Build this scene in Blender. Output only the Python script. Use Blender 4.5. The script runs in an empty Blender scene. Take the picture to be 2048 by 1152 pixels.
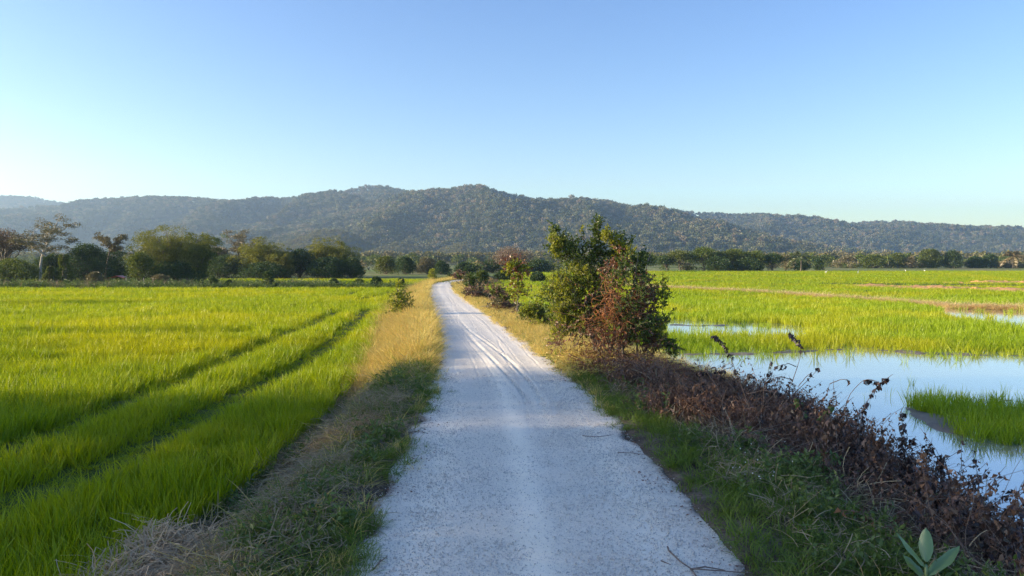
import bpy, math, random
import numpy as np

R = math.radians
rng = np.random.default_rng(7)
random.seed(7)
SC = bpy.context.scene
COL = SC.collection

# ------------------------------------------------------------------ camera, sky, sun
FPX, CU, CV, HV, CAMZ = 1480.0, 1024.0, 576.0, 522.0, 2.4
PITCH = math.atan((CV - HV) / FPX)
cam = bpy.data.objects.new('camera', bpy.data.cameras.new('camera'))
COL.objects.link(cam)
cam.location = (0, 0, CAMZ)
cam.rotation_euler = (R(90) - PITCH, 0, 0)
cam.data.sensor_width = 36
cam.data.lens = 36 * FPX / 2048
cam.data.clip_start = 0.1
cam.data.clip_end = 12000
SC.camera = cam

SUN_EL, SUN_AZ = 15.0, -95.0            # azimuth clockwise from +Y (negative: to the left)
world = bpy.data.worlds.new('World')
SC.world = world
world.use_nodes = True
wn, wl_ = world.node_tree.nodes, world.node_tree.links
wn.clear()
wo = wn.new('ShaderNodeOutputWorld'); bg = wn.new('ShaderNodeBackground'); sky = wn.new('ShaderNodeTexSky')
sky.sky_type = 'NISHITA'; sky.sun_disc = False
sky.sun_elevation = R(SUN_EL); sky.sun_rotation = R(SUN_AZ)
sky.altitude = 0; sky.air_density = 1.0; sky.dust_density = 0.6; sky.ozone_density = 1.6
hsv = wn.new('ShaderNodeHueSaturation'); hsv.inputs['Hue'].default_value = 0.516; hsv.inputs['Saturation'].default_value = 1.24; hsv.inputs['Value'].default_value = 1.0
wl_.new(sky.outputs[0], hsv.inputs['Color']); wl_.new(hsv.outputs[0], bg.inputs[0]); wl_.new(bg.outputs[0], wo.inputs[0])
bg.inputs[1].default_value = 0.120
sl = bpy.data.lights.new('sun', 'SUN'); sun = bpy.data.objects.new('sun', sl); COL.objects.link(sun)
sl.energy = 5.0; sl.angle = R(0.8); sl.color = (1.0, 0.80, 0.56)
sun.rotation_euler = (R(90 - SUN_EL), 0, R(180 - SUN_AZ))
SC.view_settings.view_transform = 'Standard'
SC.view_settings.look = 'None'
SC.view_settings.gamma = 1
SC.view_settings.use_curve_mapping = False
SC.view_settings.exposure = 1.25
cy = SC.cycles
cy.max_bounces = 6; cy.diffuse_bounces = 3; cy.glossy_bounces = 2; cy.transmission_bounces = 3
cy.volume_bounces = 1; cy.transparent_max_bounces = 4; cy.use_denoising = True; cy.denoising_prefilter = 'NONE'
cy.sample_clamp_indirect = 4

# ------------------------------------------------------------------ pixel <-> world helpers for authoring
ct, st = math.cos(PITCH), math.sin(PITCH)
def ray(u, v):
    a = (u - CU) / FPX; b = (CV - v) / FPX
    return a, ct + b * st, -st + b * ct
def P(u, v, z=0.0):
    a, b, c = ray(u, v)
    k = (z - CAMZ) / c
    return a * k, b * k
def PD(u, v, d):
    a, b, c = ray(u, v); k = d / b
    return np.array((a * k, d, CAMZ + c * k))
def project(x, y, z):
    dz = z - CAMZ
    f = y * ct - dz * st
    up = y * st + dz * ct
    return CU + FPX * x / f, CV - FPX * up / f

# ------------------------------------------------------------------ noise
def _hash(ix, iy, s):
    h = (ix * 374761393 + iy * 668265263 + s * 1274126177) & 0xffffffff
    h = ((h ^ (h >> 13)) * 1274126177) & 0xffffffff
    return ((h ^ (h >> 16)) & 0xffff) / 65535.0
def vnoise(x, y, s=0):
    x = np.asarray(x, float); y = np.asarray(y, float)
    ix = np.floor(x).astype(np.int64); iy = np.floor(y).astype(np.int64)
    fx = x - ix; fy = y - iy
    fx = fx * fx * (3 - 2 * fx); fy = fy * fy * (3 - 2 * fy)
    a = _hash(ix, iy, s); b = _hash(ix + 1, iy, s); c = _hash(ix, iy + 1, s); d = _hash(ix + 1, iy + 1, s)
    return (a * (1 - fx) + b * fx) * (1 - fy) + (c * (1 - fx) + d * fx) * fy
def fbm(x, y, s=0, o=4):
    r = 0; a = 0.5; t = 0
    for i in range(o):
        r = r + a * vnoise(x * 2 ** i, y * 2 ** i, s + i * 17); t += a; a *= 0.5
    return r / t
def sstep(a, b, x):
    t = np.clip((x - a) / (b - a), 0, 1); return t * t * (3 - 2 * t)
def poly_in(poly, u, v):
    u = np.asarray(u); v = np.asarray(v); r = np.zeros(u.shape, bool); n = len(poly)
    for i in range(n):
        x1, y1 = poly[i]; x2, y2 = poly[(i + 1) % n]
        c = ((y1 > v) != (y2 > v))
        r ^= c & (u < (x2 - x1) * (v - y1) / ((y2 - y1) if y2 != y1 else 1e-9) + x1)
    return r
def dist_line(px, py, line):
    best = np.full(np.shape(px), 1e9)
    for (x1, y1), (x2, y2) in zip(line[:-1], line[1:]):
        dx, dy = x2 - x1, y2 - y1
        t = np.clip(((px - x1) * dx + (py - y1) * dy) / (dx * dx + dy * dy + 1e-12), 0, 1)
        best = np.minimum(best, np.hypot(px - x1 - t * dx, py - y1 - t * dy))
    return best

# ------------------------------------------------------------------ mesh helpers
class Geo:
    def __init__(s): s.v = []; s.q = []; s.t = []; s.n = 0
    def add(s, v, q=None, t=None):
        v = np.asarray(v, float).reshape(-1, 3)
        if q is not None and len(q): s.q.append(np.asarray(q, np.int64) + s.n)
        if t is not None and len(t): s.t.append(np.asarray(t, np.int64) + s.n)
        s.v.append(v); s.n += len(v)
    def mesh(s, name, mat=None, smooth=False):
        me = bpy.data.meshes.new(name)
        v = np.concatenate(s.v) if s.v else np.zeros((0, 3))
        q = np.concatenate(s.q) if s.q else np.zeros((0, 4), int)
        t = np.concatenate(s.t) if s.t else np.zeros((0, 3), int)
        me.vertices.add(len(v)); me.vertices.foreach_set('co', v.astype(np.float32).ravel())
        li = np.concatenate([q.ravel(), t.ravel()]).astype(np.int32)
        me.loops.add(len(li)); me.loops.foreach_set('vertex_index', li)
        np_ = len(q) + len(t)
        me.polygons.add(np_)
        ls = np.concatenate([np.arange(len(q)) * 4, len(q) * 4 + np.arange(len(t)) * 3]).astype(np.int32)
        me.polygons.foreach_set('loop_start', ls)
        me.update(calc_edges=True)
        if smooth and np_: me.polygons.foreach_set('use_smooth', np.ones(np_, bool))
        if mat: me.materials.append(mat)
        me.validate()
        return me

def obj(name, me, parent=None, loc=None, link=True):
    o = bpy.data.objects.new(name, me)
    if link: COL.objects.link(o)
    if parent: o.parent = parent
    if loc is not None: o.location = loc
    return o
def tag(o, label=None, cat=None, group=None, kind=None):
    if label: o['label'] = label
    if cat: o['category'] = cat
    if group: o['group'] = group
    if kind: o['kind'] = kind
    return o
def thing(name, label, cat, loc=(0, 0, 0), group=None, rz=0):
    o = bpy.data.objects.new(name, None); COL.objects.link(o)
    o.location = loc; o.rotation_euler = (0, 0, rz); o.empty_display_size = 0.2
    return tag(o, label, cat, group)

def unit(v):
    v = np.asarray(v, float); return v / (np.linalg.norm(v, axis=-1, keepdims=True) + 1e-9)

def tube(g, pts, rad, sides=5):
    pts = np.asarray(pts, float); n = len(pts)
    rad = np.broadcast_to(np.asarray(rad, float), (n,))
    tan = unit(np.gradient(pts, axis=0))
    ref = np.array((0.31, 0.17, 0.93)) if abs(tan[0][2]) < 0.8 else np.array((0.93, 0.3, 0.1))
    s = unit(np.cross(tan, ref)); b = np.cross(tan, s)
    a = np.arange(sides) * 2 * math.pi / sides
    ring = pts[:, None] + rad[:, None, None] * (np.cos(a)[None, :, None] * s[:, None] + np.sin(a)[None, :, None] * b[:, None])
    i = np.arange(n - 1)[:, None] * sides; j = np.arange(sides)[None]
    j2 = (j + 1) % sides
    q = np.stack([i + j, i + j2, i + sides + j2, i + sides + j], -1).reshape(-1, 4)
    v = np.concatenate([ring.reshape(-1, 3), pts[-1:] + tan[-1:] * rad[-1]])
    k = (n - 1) * sides
    t = np.stack([k + np.arange(sides), k + (np.arange(sides) + 1) % sides, np.full(sides, n * sides)], -1)
    g.add(v, q, t)

def leaves(g, c, d, size, aspect=0.45, r=None, up=0.5, fold=0.15):
    """diamond leaves: c centres (base), d directions, size lengths"""
    r = r or rng
    n = len(c); c = np.asarray(c); d = unit(d)
    size = np.broadcast_to(np.asarray(size, float), (n,))[:, None]
    nr = unit(r.normal(size=(n, 3)) + np.array((0, 0, up)))
    s = unit(np.cross(d, nr)); nn = np.cross(s, d)
    w = size * aspect * 0.5
    m = c + d * size * 0.45
    v = np.stack([c, m + s * w + nn * w * fold * 2, c + d * size, m - s * w + nn * w * fold * 2], 1).reshape(-1, 3)
    q = np.arange(n * 4).reshape(-1, 4)
    g.add(v, q)

def blades(g, n, h, spread, w, lean=0.25, curve=0.3, segs=3, r=None, hv=0.3, droop=0.12):
    r = r or rng
    a = r.uniform(0, 2 * math.pi, n); rad = spread * np.sqrt(r.uniform(0, 1, n))
    base = np.stack([rad * np.cos(a), rad * np.sin(a), np.zeros(n)], 1)
    az = a + r.normal(0, 0.9, n)
    dr = np.stack([np.cos(az), np.sin(az), np.zeros(n)], 1)
    H = h * (1 - hv * r.uniform(0, 1, n)); L = np.abs(r.normal(lean, lean * 0.6, n)); Cv = np.abs(r.normal(curve, curve * 0.6, n))
    face = az + math.pi / 2 + r.normal(0, 0.7, n)
    side = np.stack([np.cos(face), np.sin(face), np.zeros(n)], 1)
    V = []
    for k in range(segs):
        t = k / segs
        p = base + dr * ((L * t + Cv * t * t) * H)[:, None] + np.array((0, 0, 1)) * (H * t * (1 - droop * t * t * (1 + Cv)))[:, None]
        ww = w * (0.75 + 0.25 * math.sin(math.pi * min(1, t * 1.3))) * (1 - 0.35 * t)
        V += [p + side * ww / 2, p - side * ww / 2]
    t = 1
    V.append(base + dr * ((L + Cv) * H)[:, None] + np.array((0, 0, 1)) * (H * (1 - droop * (1 + Cv)))[:, None])
    m = 2 * segs + 1
    v = np.stack(V, 1).reshape(-1, 3)
    b = (np.arange(n) * m)[:, None, None]
    q = np.array([[2 * k, 2 * k + 1, 2 * k + 3, 2 * k + 2] for k in range(segs - 1)])[None] + b if segs > 1 else None
    tt = np.array([[2 * segs - 2, 2 * segs - 1, 2 * segs]])[None] + b
    g.add(v, q.reshape(-1, 4) if q is not None else None, tt.reshape(-1, 3))

# ------------------------------------------------------------------ materials
def newmat(name):
    m = bpy.data.materials.new(name); m.use_nodes = True
    m.node_tree.nodes.clear(); return m, m.node_tree.nodes, m.node_tree.links
def mixc(N, L, f, a, b):
    n = N.new('ShaderNodeMix'); n.data_type = 'RGBA'
    for s, x in ((0, f), (6, a), (7, b)):
        if isinstance(x, bpy.types.NodeSocket): L.new(x, n.inputs[s])
        elif s == 0: n.inputs[0].default_value = x
        else: n.inputs[s].default_value = (*x[:3], 1)
    return n.outputs[2]
def mth(N, L, op, a, b=None, c=None):
    n = N.new('ShaderNodeMath'); n.operation = op
    for i, x in enumerate((a, b, c)):
        if x is None: continue
        if isinstance(x, bpy.types.NodeSocket): L.new(x, n.inputs[i])
        else: n.inputs[i].default_value = x
    return n.outputs[0]
def ramp(N, L, f, lo, hi):
    n = N.new('ShaderNodeMapRange'); n.interpolation_type = 'SMOOTHSTEP'
    L.new(f, n.inputs[0]); n.inputs[1].default_value = lo; n.inputs[2].default_value = hi
    return n.outputs[0]
def noise(N, L, vec, scale, det=3, rough=0.55, dist=0):
    n = N.new('ShaderNodeTexNoise'); n.inputs['Scale'].default_value = scale; n.inputs['Detail'].default_value = det
    n.inputs['Roughness'].default_value = rough; n.inputs['Distortion'].default_value = dist
    if vec is not None: L.new(vec, n.inputs['Vector'])
    return n.outputs['Fac']
def pos(N): return N.new('ShaderNodeNewGeometry')

def leafmat(name, cols, trans=0.35, gloss=0.06, rough=0.45, patch=None, pscale=0.08, inst=0.35):
    """cols: (a, b, c) base colours mixed per leaf and per plant; patch: colour that appears in wide patches"""
    m, N, L = newmat(name)
    g = pos(N); oi = N.new('ShaderNodeObjectInfo')
    f = ramp(N, L, g.outputs['Random Per Island'], 0.05, 0.95)
    c = mixc(N, L, f, cols[0], cols[1])
    f2 = mth(N, L, 'MULTIPLY', oi.outputs['Random'], inst)
    c = mixc(N, L, f2, c, cols[2])
    if patch is not None:
        p = ramp(N, L, noise(N, L, g.outputs['Position'], pscale, 3, 0.6), 0.45, 0.62)
        c = mixc(N, L, mth(N, L, 'MULTIPLY', p, 0.75), c, patch)
    d = N.new('ShaderNodeBsdfDiffuse'); t = N.new('ShaderNodeBsdfTranslucent'); s = N.new('ShaderNodeBsdfGlossy')
    L.new(c, d.inputs[0])
    h = N.new('ShaderNodeHueSaturation'); h.inputs['Saturation'].default_value = 1.1; h.inputs['Value'].default_value = 1.35; h.inputs['Hue'].default_value = 0.485
    L.new(c, h.inputs['Color']); L.new(h.outputs[0], t.inputs[0])
    s.inputs['Roughness'].default_value = rough; s.inputs[0].default_value = (1, 1, 1, 1)
    m1 = N.new('ShaderNodeMixShader'); m1.inputs[0].default_value = trans; L.new(d.outputs[0], m1.inputs[1]); L.new(t.outputs[0], m1.inputs[2])
    m2 = N.new('ShaderNodeMixShader'); m2.inputs[0].default_value = gloss; L.new(m1.outputs[0], m2.inputs[1]); L.new(s.outputs[0], m2.inputs[2])
    o = N.new('ShaderNodeOutputMaterial'); L.new(m2.outputs[0], o.inputs[0])
    return m
def barkmat(name, a, b, scale=6):
    m, N, L = newmat(name); g = pos(N)
    mp = N.new('ShaderNodeMapping'); mp.inputs['Scale'].default_value = (1, 1, 0.25); L.new(g.outputs['Position'], mp.inputs[0])
    f = noise(N, L, mp.outputs[0], scale, 5, 0.65)
    c = mixc(N, L, ramp(N, L, f, 0.3, 0.7), a, b)
    p = N.new('ShaderNodeBsdfPrincipled'); L.new(c, p.inputs['Base Color']); p.inputs['Roughness'].default_value = 0.85
    bp = N.new('ShaderNodeBump'); bp.inputs['Strength'].default_value = 0.5; bp.inputs['Distance'].default_value = 0.02; L.new(f, bp.inputs['Height']); L.new(bp.outputs[0], p.inputs['Normal'])
    o = N.new('ShaderNodeOutputMaterial'); L.new(p.outputs[0], o.inputs[0]); return m

M = {}
M['rice'] = leafmat('rice_leaf', ((0.12, 0.23, 0.006), (0.30, 0.40, 0.006), (0.42, 0.43, 0.008)), 0.36, 0.02, patch=(0.43, 0.44, 0.005), pscale=0.10)
M['rice_r'] = leafmat('rice_leaf_young', ((0.14, 0.26, 0.008), (0.27, 0.38, 0.01), (0.36, 0.42, 0.015)), 0.36, 0.02, patch=(0.42, 0.42, 0.015), pscale=0.12)
M['gold'] = leafmat('golden_dry_grass', ((0.66, 0.50, 0.16), (0.48, 0.46, 0.10), (0.74, 0.60, 0.23)), 0.35, 0.02)
M['straw'] = leafmat('grey_straw', ((0.27, 0.21, 0.12), (0.40, 0.33, 0.20), (0.18, 0.15, 0.08)), 0.2, 0.02)
M['green'] = leafmat('verge_grass', ((0.09, 0.17, 0.022), (0.16, 0.25, 0.035), (0.24, 0.24, 0.06)), 0.35, 0.02)
M['weed'] = leafmat('weed_leaf', ((0.07, 0.13, 0.03), (0.11, 0.18, 0.04), (0.17, 0.18, 0.06)), 0.3, 0.03)
M['dead'] = leafmat('dead_leaf', ((0.12, 0.062, 0.04), (0.25, 0.14, 0.085), (0.09, 0.06, 0.042)), 0.12, 0.04)
M['dead_dark'] = leafmat('withered_dark_leaf', ((0.028, 0.018, 0.017), (0.05, 0.026, 0.022), (0.02, 0.015, 0.015)), 0.08, 0.05)
M['deadtwig'] = barkmat('dead_twig', (0.13, 0.09, 0.07), (0.24, 0.18, 0.14), 20)
M['bush'] = leafmat('bush_leaf', ((0.045, 0.085, 0.012), (0.11, 0.17, 0.018), (0.14, 0.15, 0.02)), 0.3, 0.035, 0.5)
M['bushl'] = leafmat('bush_yellow_green_leaf', ((0.17, 0.23, 0.02), (0.28, 0.30, 0.03), (0.26, 0.24, 0.03)), 0.4, 0.03, 0.5)  # yellow-green leaf; on the roadside bush it paints the sunlit leaves
M['rust'] = leafmat('rusty_leaf', ((0.22, 0.085, 0.035), (0.13, 0.06, 0.03), (0.30, 0.13, 0.05)), 0.25, 0.05)
M['dodder'] = barkmat('orange_creeper', (0.48, 0.17, 0.06), (0.60, 0.28, 0.10), 10)
M['bark'] = barkmat('bark', (0.10, 0.08, 0.06), (0.20, 0.17, 0.13))
M['barkpale'] = barkmat('pale_bark', (0.32, 0.29, 0.25), (0.46, 0.43, 0.38))
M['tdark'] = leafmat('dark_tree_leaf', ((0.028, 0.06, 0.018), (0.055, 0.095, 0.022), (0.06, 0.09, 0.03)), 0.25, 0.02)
M['tmid'] = leafmat('tree_leaf', ((0.06, 0.10, 0.018), (0.12, 0.155, 0.025), (0.12, 0.12, 0.03)), 0.3, 0.02)
M['tbamboo'] = leafmat('bamboo_leaf', ((0.09, 0.12, 0.022), (0.19, 0.20, 0.03), (0.20, 0.18, 0.035)), 0.38, 0.02)
M['tolive'] = leafmat('olive_tree_leaf', ((0.11, 0.11, 0.045), (0.17, 0.15, 0.06), (0.16, 0.11, 0.05)), 0.25, 0.05)
M['tbrown'] = leafmat('brown_tree_leaf', ((0.14, 0.10, 0.05), (0.19, 0.145, 0.07), (0.13, 0.08, 0.045)), 0.2, 0.04)
M['tpale'] = leafmat('pale_tree_leaf', ((0.14, 0.14, 0.06), (0.19, 0.17, 0.08), (0.20, 0.15, 0.08)), 0.25, 0.04)
M['tred'] = leafmat('reddish_twig_leaf', ((0.17, 0.125, 0.09), (0.23, 0.17, 0.12), (0.15, 0.12, 0.07)), 0.2, 0.03)
M['palm'] = leafmat('palm_frond', ((0.05, 0.08, 0.02), (0.10, 0.13, 0.03), (0.12, 0.12, 0.04)), 0.25, 0.08)
M['palmdry'] = leafmat('dry_palm_frond', ((0.18, 0.15, 0.07), (0.24, 0.19, 0.09), (0.14, 0.12, 0.05)), 0.25, 0.05)
M['hill'] = leafmat('hill_forest_leaf', ((0.035, 0.055, 0.02), (0.08, 0.11, 0.035), (0.15, 0.14, 0.07)), 0.15, 0.01, inst=0.9)
M['hill2'] = leafmat('hill_forest_pale_leaf', ((0.13, 0.16, 0.07), (0.19, 0.20, 0.10), (0.25, 0.18, 0.11)), 0.15, 0.01, inst=0.8)
M['scrub'] = leafmat('plantation_leaf', ((0.11, 0.13, 0.045), (0.17, 0.17, 0.065), (0.18, 0.15, 0.08)), 0.2, 0.01, inst=0.8)
M['bigleaf'] = leafmat('milkweed_leaf', ((0.10, 0.20, 0.06), (0.15, 0.26, 0.08), (0.14, 0.24, 0.08)), 0.3, 0.08, 0.4)
M['white'] = leafmat('white_petal', ((0.7, 0.7, 0.66), (0.8, 0.8, 0.76), (0.7, 0.7, 0.7)), 0.2, 0.02)

def simple(name, col, rough=0.8):
    m, N, L = newmat(name); p = N.new('ShaderNodeBsdfPrincipled'); g = pos(N)
    c = mixc(N, L, noise(N, L, g.outputs['Position'], 3, 4), col, tuple(x * 0.7 for x in col))
    L.new(c, p.inputs['Base Color']); p.inputs['Roughness'].default_value = rough
    o = N.new('ShaderNodeOutputMaterial'); L.new(p.outputs[0], o.inputs[0]); return m

def ground_mat():
    m, N, L = newmat('ground_soil'); g = pos(N); P_ = g.outputs['Position']
    at = N.new('ShaderNodeAttribute'); at.attribute_name = 'zone'       # r: verge soil, g: green field floor, b: pond mud
    sp = N.new('ShaderNodeSeparateColor'); L.new(at.outputs['Color'], sp.inputs[0])
    n1 = noise(N, L, P_, 1.7, 5, 0.6); n2 = noise(N, L, P_, 28, 4, 0.6); n3 = noise(N, L, P_, 0.06, 4, 0.6)
    verge = mixc(N, L, ramp(N, L, n1, 0.35, 0.65), (0.10, 0.075, 0.055), (0.20, 0.16, 0.12))
    verge = mixc(N, L, mth(N, L, 'MULTIPLY', ramp(N, L, n2, 0.45, 0.6), 0.6), verge, (0.05, 0.04, 0.03))
    field = mixc(N, L, ramp(N, L, n1, 0.35, 0.7), (0.05, 0.075, 0.015), (0.10, 0.13, 0.02))
    far = mixc(N, L, ramp(N, L, n3, 0.4, 0.6), (0.13, 0.19, 0.03), (0.22, 0.20, 0.09))
    mud = mixc(N, L, ramp(N, L, n1, 0.3, 0.7), (0.14, 0.12, 0.095), (0.21, 0.18, 0.14))
    c = mixc(N, L, sp.outputs[1], verge, field)
    c = mixc(N, L, sp.outputs[2], c, mud)
    sx = N.new('ShaderNodeSeparateXYZ'); L.new(P_, sx.inputs[0])
    c = mixc(N, L, ramp(N, L, sx.outputs[1], 100, 160), c, far)
    p = N.new('ShaderNodeBsdfPrincipled'); L.new(c, p.inputs['Base Color']); p.inputs['Specular IOR Level'].default_value = 0.15
    L.new(mth(N, L, 'SUBTRACT', 0.92, mth(N, L, 'MULTIPLY', sp.outputs[2], 0.45)), p.inputs['Roughness'])
    bp = N.new('ShaderNodeBump'); bp.inputs['Strength'].default_value = 0.6; bp.inputs['Distance'].default_value = 0.03
    L.new(n2, bp.inputs['Height']); L.new(bp.outputs[0], p.inputs['Normal'])
    o = N.new('ShaderNodeOutputMaterial'); L.new(p.outputs[0], o.inputs[0]); return m

def road_mat():
    m, N, L = newmat('white_sand_gravel')
    uv = N.new('ShaderNodeUVMap'); uv.uv_map = 'road'; g = pos(N); P_ = g.outputs['Position']
    s = N.new('ShaderNodeSeparateXYZ'); L.new(uv.outputs[0], s.inputs[0])
    at = N.new('ShaderNodeAttribute'); at.attribute_name = 'smoothness'; sm = at.outputs['Fac']   # worn wheel lanes
    ed = N.new('ShaderNodeAttribute'); ed.attribute_name = 'edge'; ed = ed.outputs['Fac']
    n_big = noise(N, L, P_, 0.9, 4, 0.6); n_mid = noise(N, L, P_, 9, 4, 0.6); n_f = noise(N, L, P_, 95, 3, 0.7)
    vo = N.new('ShaderNodeTexVoronoi'); vo.inputs['Scale'].default_value = 85; L.new(P_, vo.inputs['Vector'])
    vs = N.new('ShaderNodeSeparateColor'); L.new(vo.outputs['Color'], vs.inputs[0])
    c = mixc(N, L, ramp(N, L, n_big, 0.3, 0.7), (0.88, 0.80, 0.63), (0.94, 0.86, 0.70))
    c = mixc(N, L, mth(N, L, 'MULTIPLY', ramp(N, L, n_mid, 0.4, 0.7), 0.22), c, (0.70, 0.64, 0.55))
    coarse = mth(N, L, 'SUBTRACT', 1.0, mth(N, L, 'MULTIPLY', sm, 0.8))
    stone = mth(N, L, 'MULTIPLY', ramp(N, L, vs.outputs[0], 0.55, 0.75), mth(N, L, 'MULTIPLY', coarse, 0.36))
    c = mixc(N, L, mth(N, L, 'MULTIPLY', mth(N, L, 'SUBTRACT', 1.0, sm), 0.42), c, (0.60, 0.56, 0.49))
    c = mixc(N, L, stone, c, (0.46, 0.44, 0.40))
    c = mixc(N, L, mth(N, L, 'MULTIPLY', ramp(N, L, vs.outputs[1], 0.75, 0.85), 0.25), c, (0.95, 0.90, 0.82))
    c = mixc(N, L, mth(N, L, 'MULTIPLY', ramp(N, L, n_f, 0.5, 0.66), mth(N, L, 'MULTIPLY', coarse, 0.32)), c, (0.55, 0.53, 0.50))
    e2 = ramp(N, L, mth(N, L, 'ADD', ed, mth(N, L, 'MULTIPLY', mth(N, L, 'SUBTRACT', n_mid, 0.5), 0.9)), 0.45, 1.0)
    c = mixc(N, L, mth(N, L, 'MULTIPLY', e2, 0.85), c, (0.20, 0.16, 0.125))
    p = N.new('ShaderNodeBsdfPrincipled'); L.new(c, p.inputs['Base Color']); p.inputs['Roughness'].default_value = 0.95
    p.inputs['Specular IOR Level'].default_value = 0.2
    h = mth(N, L, 'ADD', mth(N, L, 'MULTIPLY', vo.outputs['Distance'], -0.6), mth(N, L, 'MULTIPLY', n_f, 0.6))
    h = mth(N, L, 'MULTIPLY', h, mth(N, L, 'ADD', coarse, 0.15))
    bp = N.new('ShaderNodeBump'); bp.inputs['Strength'].default_value = 0.8; bp.inputs['Distance'].default_value = 0.007
    L.new(h, bp.inputs['Height']); L.new(bp.outputs[0], p.inputs['Normal'])
    o = N.new('ShaderNodeOutputMaterial'); L.new(p.outputs[0], o.inputs[0]); return m

def water_mat():
    m, N, L = newmat('paddy_water'); g = pos(N); P_ = g.outputs['Position']
    p = N.new('ShaderNodeMixShader'); df = N.new('ShaderNodeBsdfDiffuse'); gl = N.new('ShaderNodeBsdfGlossy'); fr = N.new('ShaderNodeFresnel')
    n = noise(N, L, P_, 0.8, 4, 0.6)
    L.new(mixc(N, L, ramp(N, L, n, 0.3, 0.7), (0.20, 0.21, 0.19), (0.26, 0.26, 0.23)), df.inputs[0])
    gl.inputs['Roughness'].default_value = 0.03; gl.inputs[0].default_value = (.95, .97, 1, 1); fr.inputs[0].default_value = 1.33
    L.new(mth(N, L, 'MINIMUM', mth(N, L, 'MULTIPLY_ADD', fr.outputs[0], 0.7, 0.40), 0.95), p.inputs[0]); L.new(df.outputs[0], p.inputs[1]); L.new(gl.outputs[0], p.inputs[2])
    mp = N.new('ShaderNodeMapping'); mp.inputs['Scale'].default_value = (1, 2.2, 1); L.new(P_, mp.inputs[0])
    w = noise(N, L, mp.outputs[0], 5, 3, 0.5)
    bp = N.new('ShaderNodeBump'); bp.inputs['Strength'].default_value = 0.05; bp.inputs['Distance'].default_value = 0.02
    L.new(w, bp.inputs['Height']); L.new(bp.outputs[0], gl.inputs['Normal'])
    o = N.new('ShaderNodeOutputMaterial'); L.new(p.outputs[0], o.inputs[0]); return m

# ------------------------------------------------------------------ layout of road and banks
EL = [(705, 1152), (735, 1070), (765, 1000), (822, 900), (842, 850), (860, 800), (872, 750), (878, 700), (872, 650), (862, 620), (856, 600), (856, 585), (861, 573), (872, 566)]
ER = [(1490, 1152), (1430, 1075), (1372, 1000), (1278, 900), (1238, 850), (1192, 800), (1135, 750), (1068, 700), (1003, 650), (962, 620), (932, 600), (915, 587), (904, 575), (899, 567)]
YG = np.arange(-12, 140, 0.1)
def edge_fn(pts, tail):
    w = [P(u, v, 0) for u, v in pts]
    xs = [w[0][0] + (w[0][0] - w[3][0]) * 0.3] + [a for a, _ in w] + [a for a, _ in tail]
    ys = [-12] + [b for _, b in w] + [b for _, b in tail]
    x = np.interp(YG, ys, xs)
    k = np.exp(-np.linspace(-2.5, 2.5, 61) ** 2); k /= k.sum()
    return np.convolve(np.pad(x, 30, mode='edge'), k, 'valid')
XL = edge_fn(EL, [(-7.3, 92), (-6.3, 100), (-6.0, 139)])
XR = edge_fn(ER, [(-5.4, 90), (-4.4, 100), (-4.2, 139)])
def xl(y): return np.interp(y, YG, XL)
def xr(y): return np.interp(y, YG, XR)
def wL(y): return np.interp(y, [0, 8, 13, 19, 33, 60, 90], [2.1, 1.95, 1.95, 1.8, 2.2, 2.2, 2.0]) + 0.35 * (fbm(np.asarray(y) * 0.5, np.asarray(y) * 0 + 3, 5) - 0.5)
def wR(y): return np.interp(y, [0, 8, 13, 20, 25, 33, 50, 90], [3.3, 3.75, 4.2, 4.8, 4.4, 3.2, 2.8, 2.4]) + 0.5 * (fbm(np.asarray(y) * 0.5, np.asarray(y) * 0 + 9, 6) - 0.5)
WATER_Z = -0.6
MUD_LINES = [([P(1760, 790, -.6), P(1840, 830, -.6), P(1940, 885, -.6), P(2048, 912, -.6), P(2300, 960, -.6)], 0.30, 0.10),
             ([P(1900, 840, -.6), P(2048, 862, -.6), P(2300, 880, -.6)], 0.8, 0.13),
             ([P(1960, 797, -.6), P(2020, 801, -.6)], 0.10, 0.15),
             ([P(1380, 708, -.6), P(1500, 708, -.6), P(1620, 702, -.6), P(1720, 697, -.6), P(1850, 707, -.6), P(2048, 712, -.6), P(2300, 716, -.6)], 0.42, 0.15),
             ([P(1350, 650, -.6), P(1450, 652, -.6)], 0.9, 0.15)]
def T(x, y):
    x = np.asarray(x, float); y = np.asarray(y, float)
    yc = np.clip(y, -12, 139)
    dl = xl(yc) - x; dr = x - xr(yc)
    a, b = wL(yc), wR(yc)
    lump = (fbm(x * 1.3, y * 1.3, 2) - 0.5) * 0.16
    zl = 0.02 + lump - 0.62 * sstep(0.35, 1.0, dl / a) - 0.10 * np.exp(-((dl - a) / 0.22) ** 2) * sstep(0, 1, dl)
    fr = np.clip(dr / b, 0, 1.4)
    wet = -0.74 + 0.05 * (fbm(x * .7, y * .7, 11) - 0.5) * 2
    base_r = np.where(y < 56, wet, wet + (0.2) * sstep(56, 62, y))
    for ln, wd, hh in MUD_LINES:
        d = dist_line(x, y, ln)
        wob = 0.6 + 0.8 * fbm(x * 1.5, y * 1.5, 31)
        base_r = base_r + hh * np.exp(-(d / (wd * wob)) ** 2)
    zr = 0.02 + lump + (base_r) * sstep(0.25, 1.05, fr)
    z = np.where(dl > 0, zl, np.where(dr > 0, zr, -0.05))
    z = np.where((dl > 0) & (dl < 0.3), zl * 1.0 + (-0.05 - zl) * (1 - dl / 0.3) * 0.5, z)
    z = np.where((dr > 0) & (dr < 0.3), zr * 1.0 + (-0.05 - zr) * (1 - dr / 0.3) * 0.5, z)
    far = sstep(118, 135, y)
    return z * (1 - far) + (-0.55 + 0.25 * (fbm(x * .01, y * .01, 3) - .5)) * far

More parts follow.
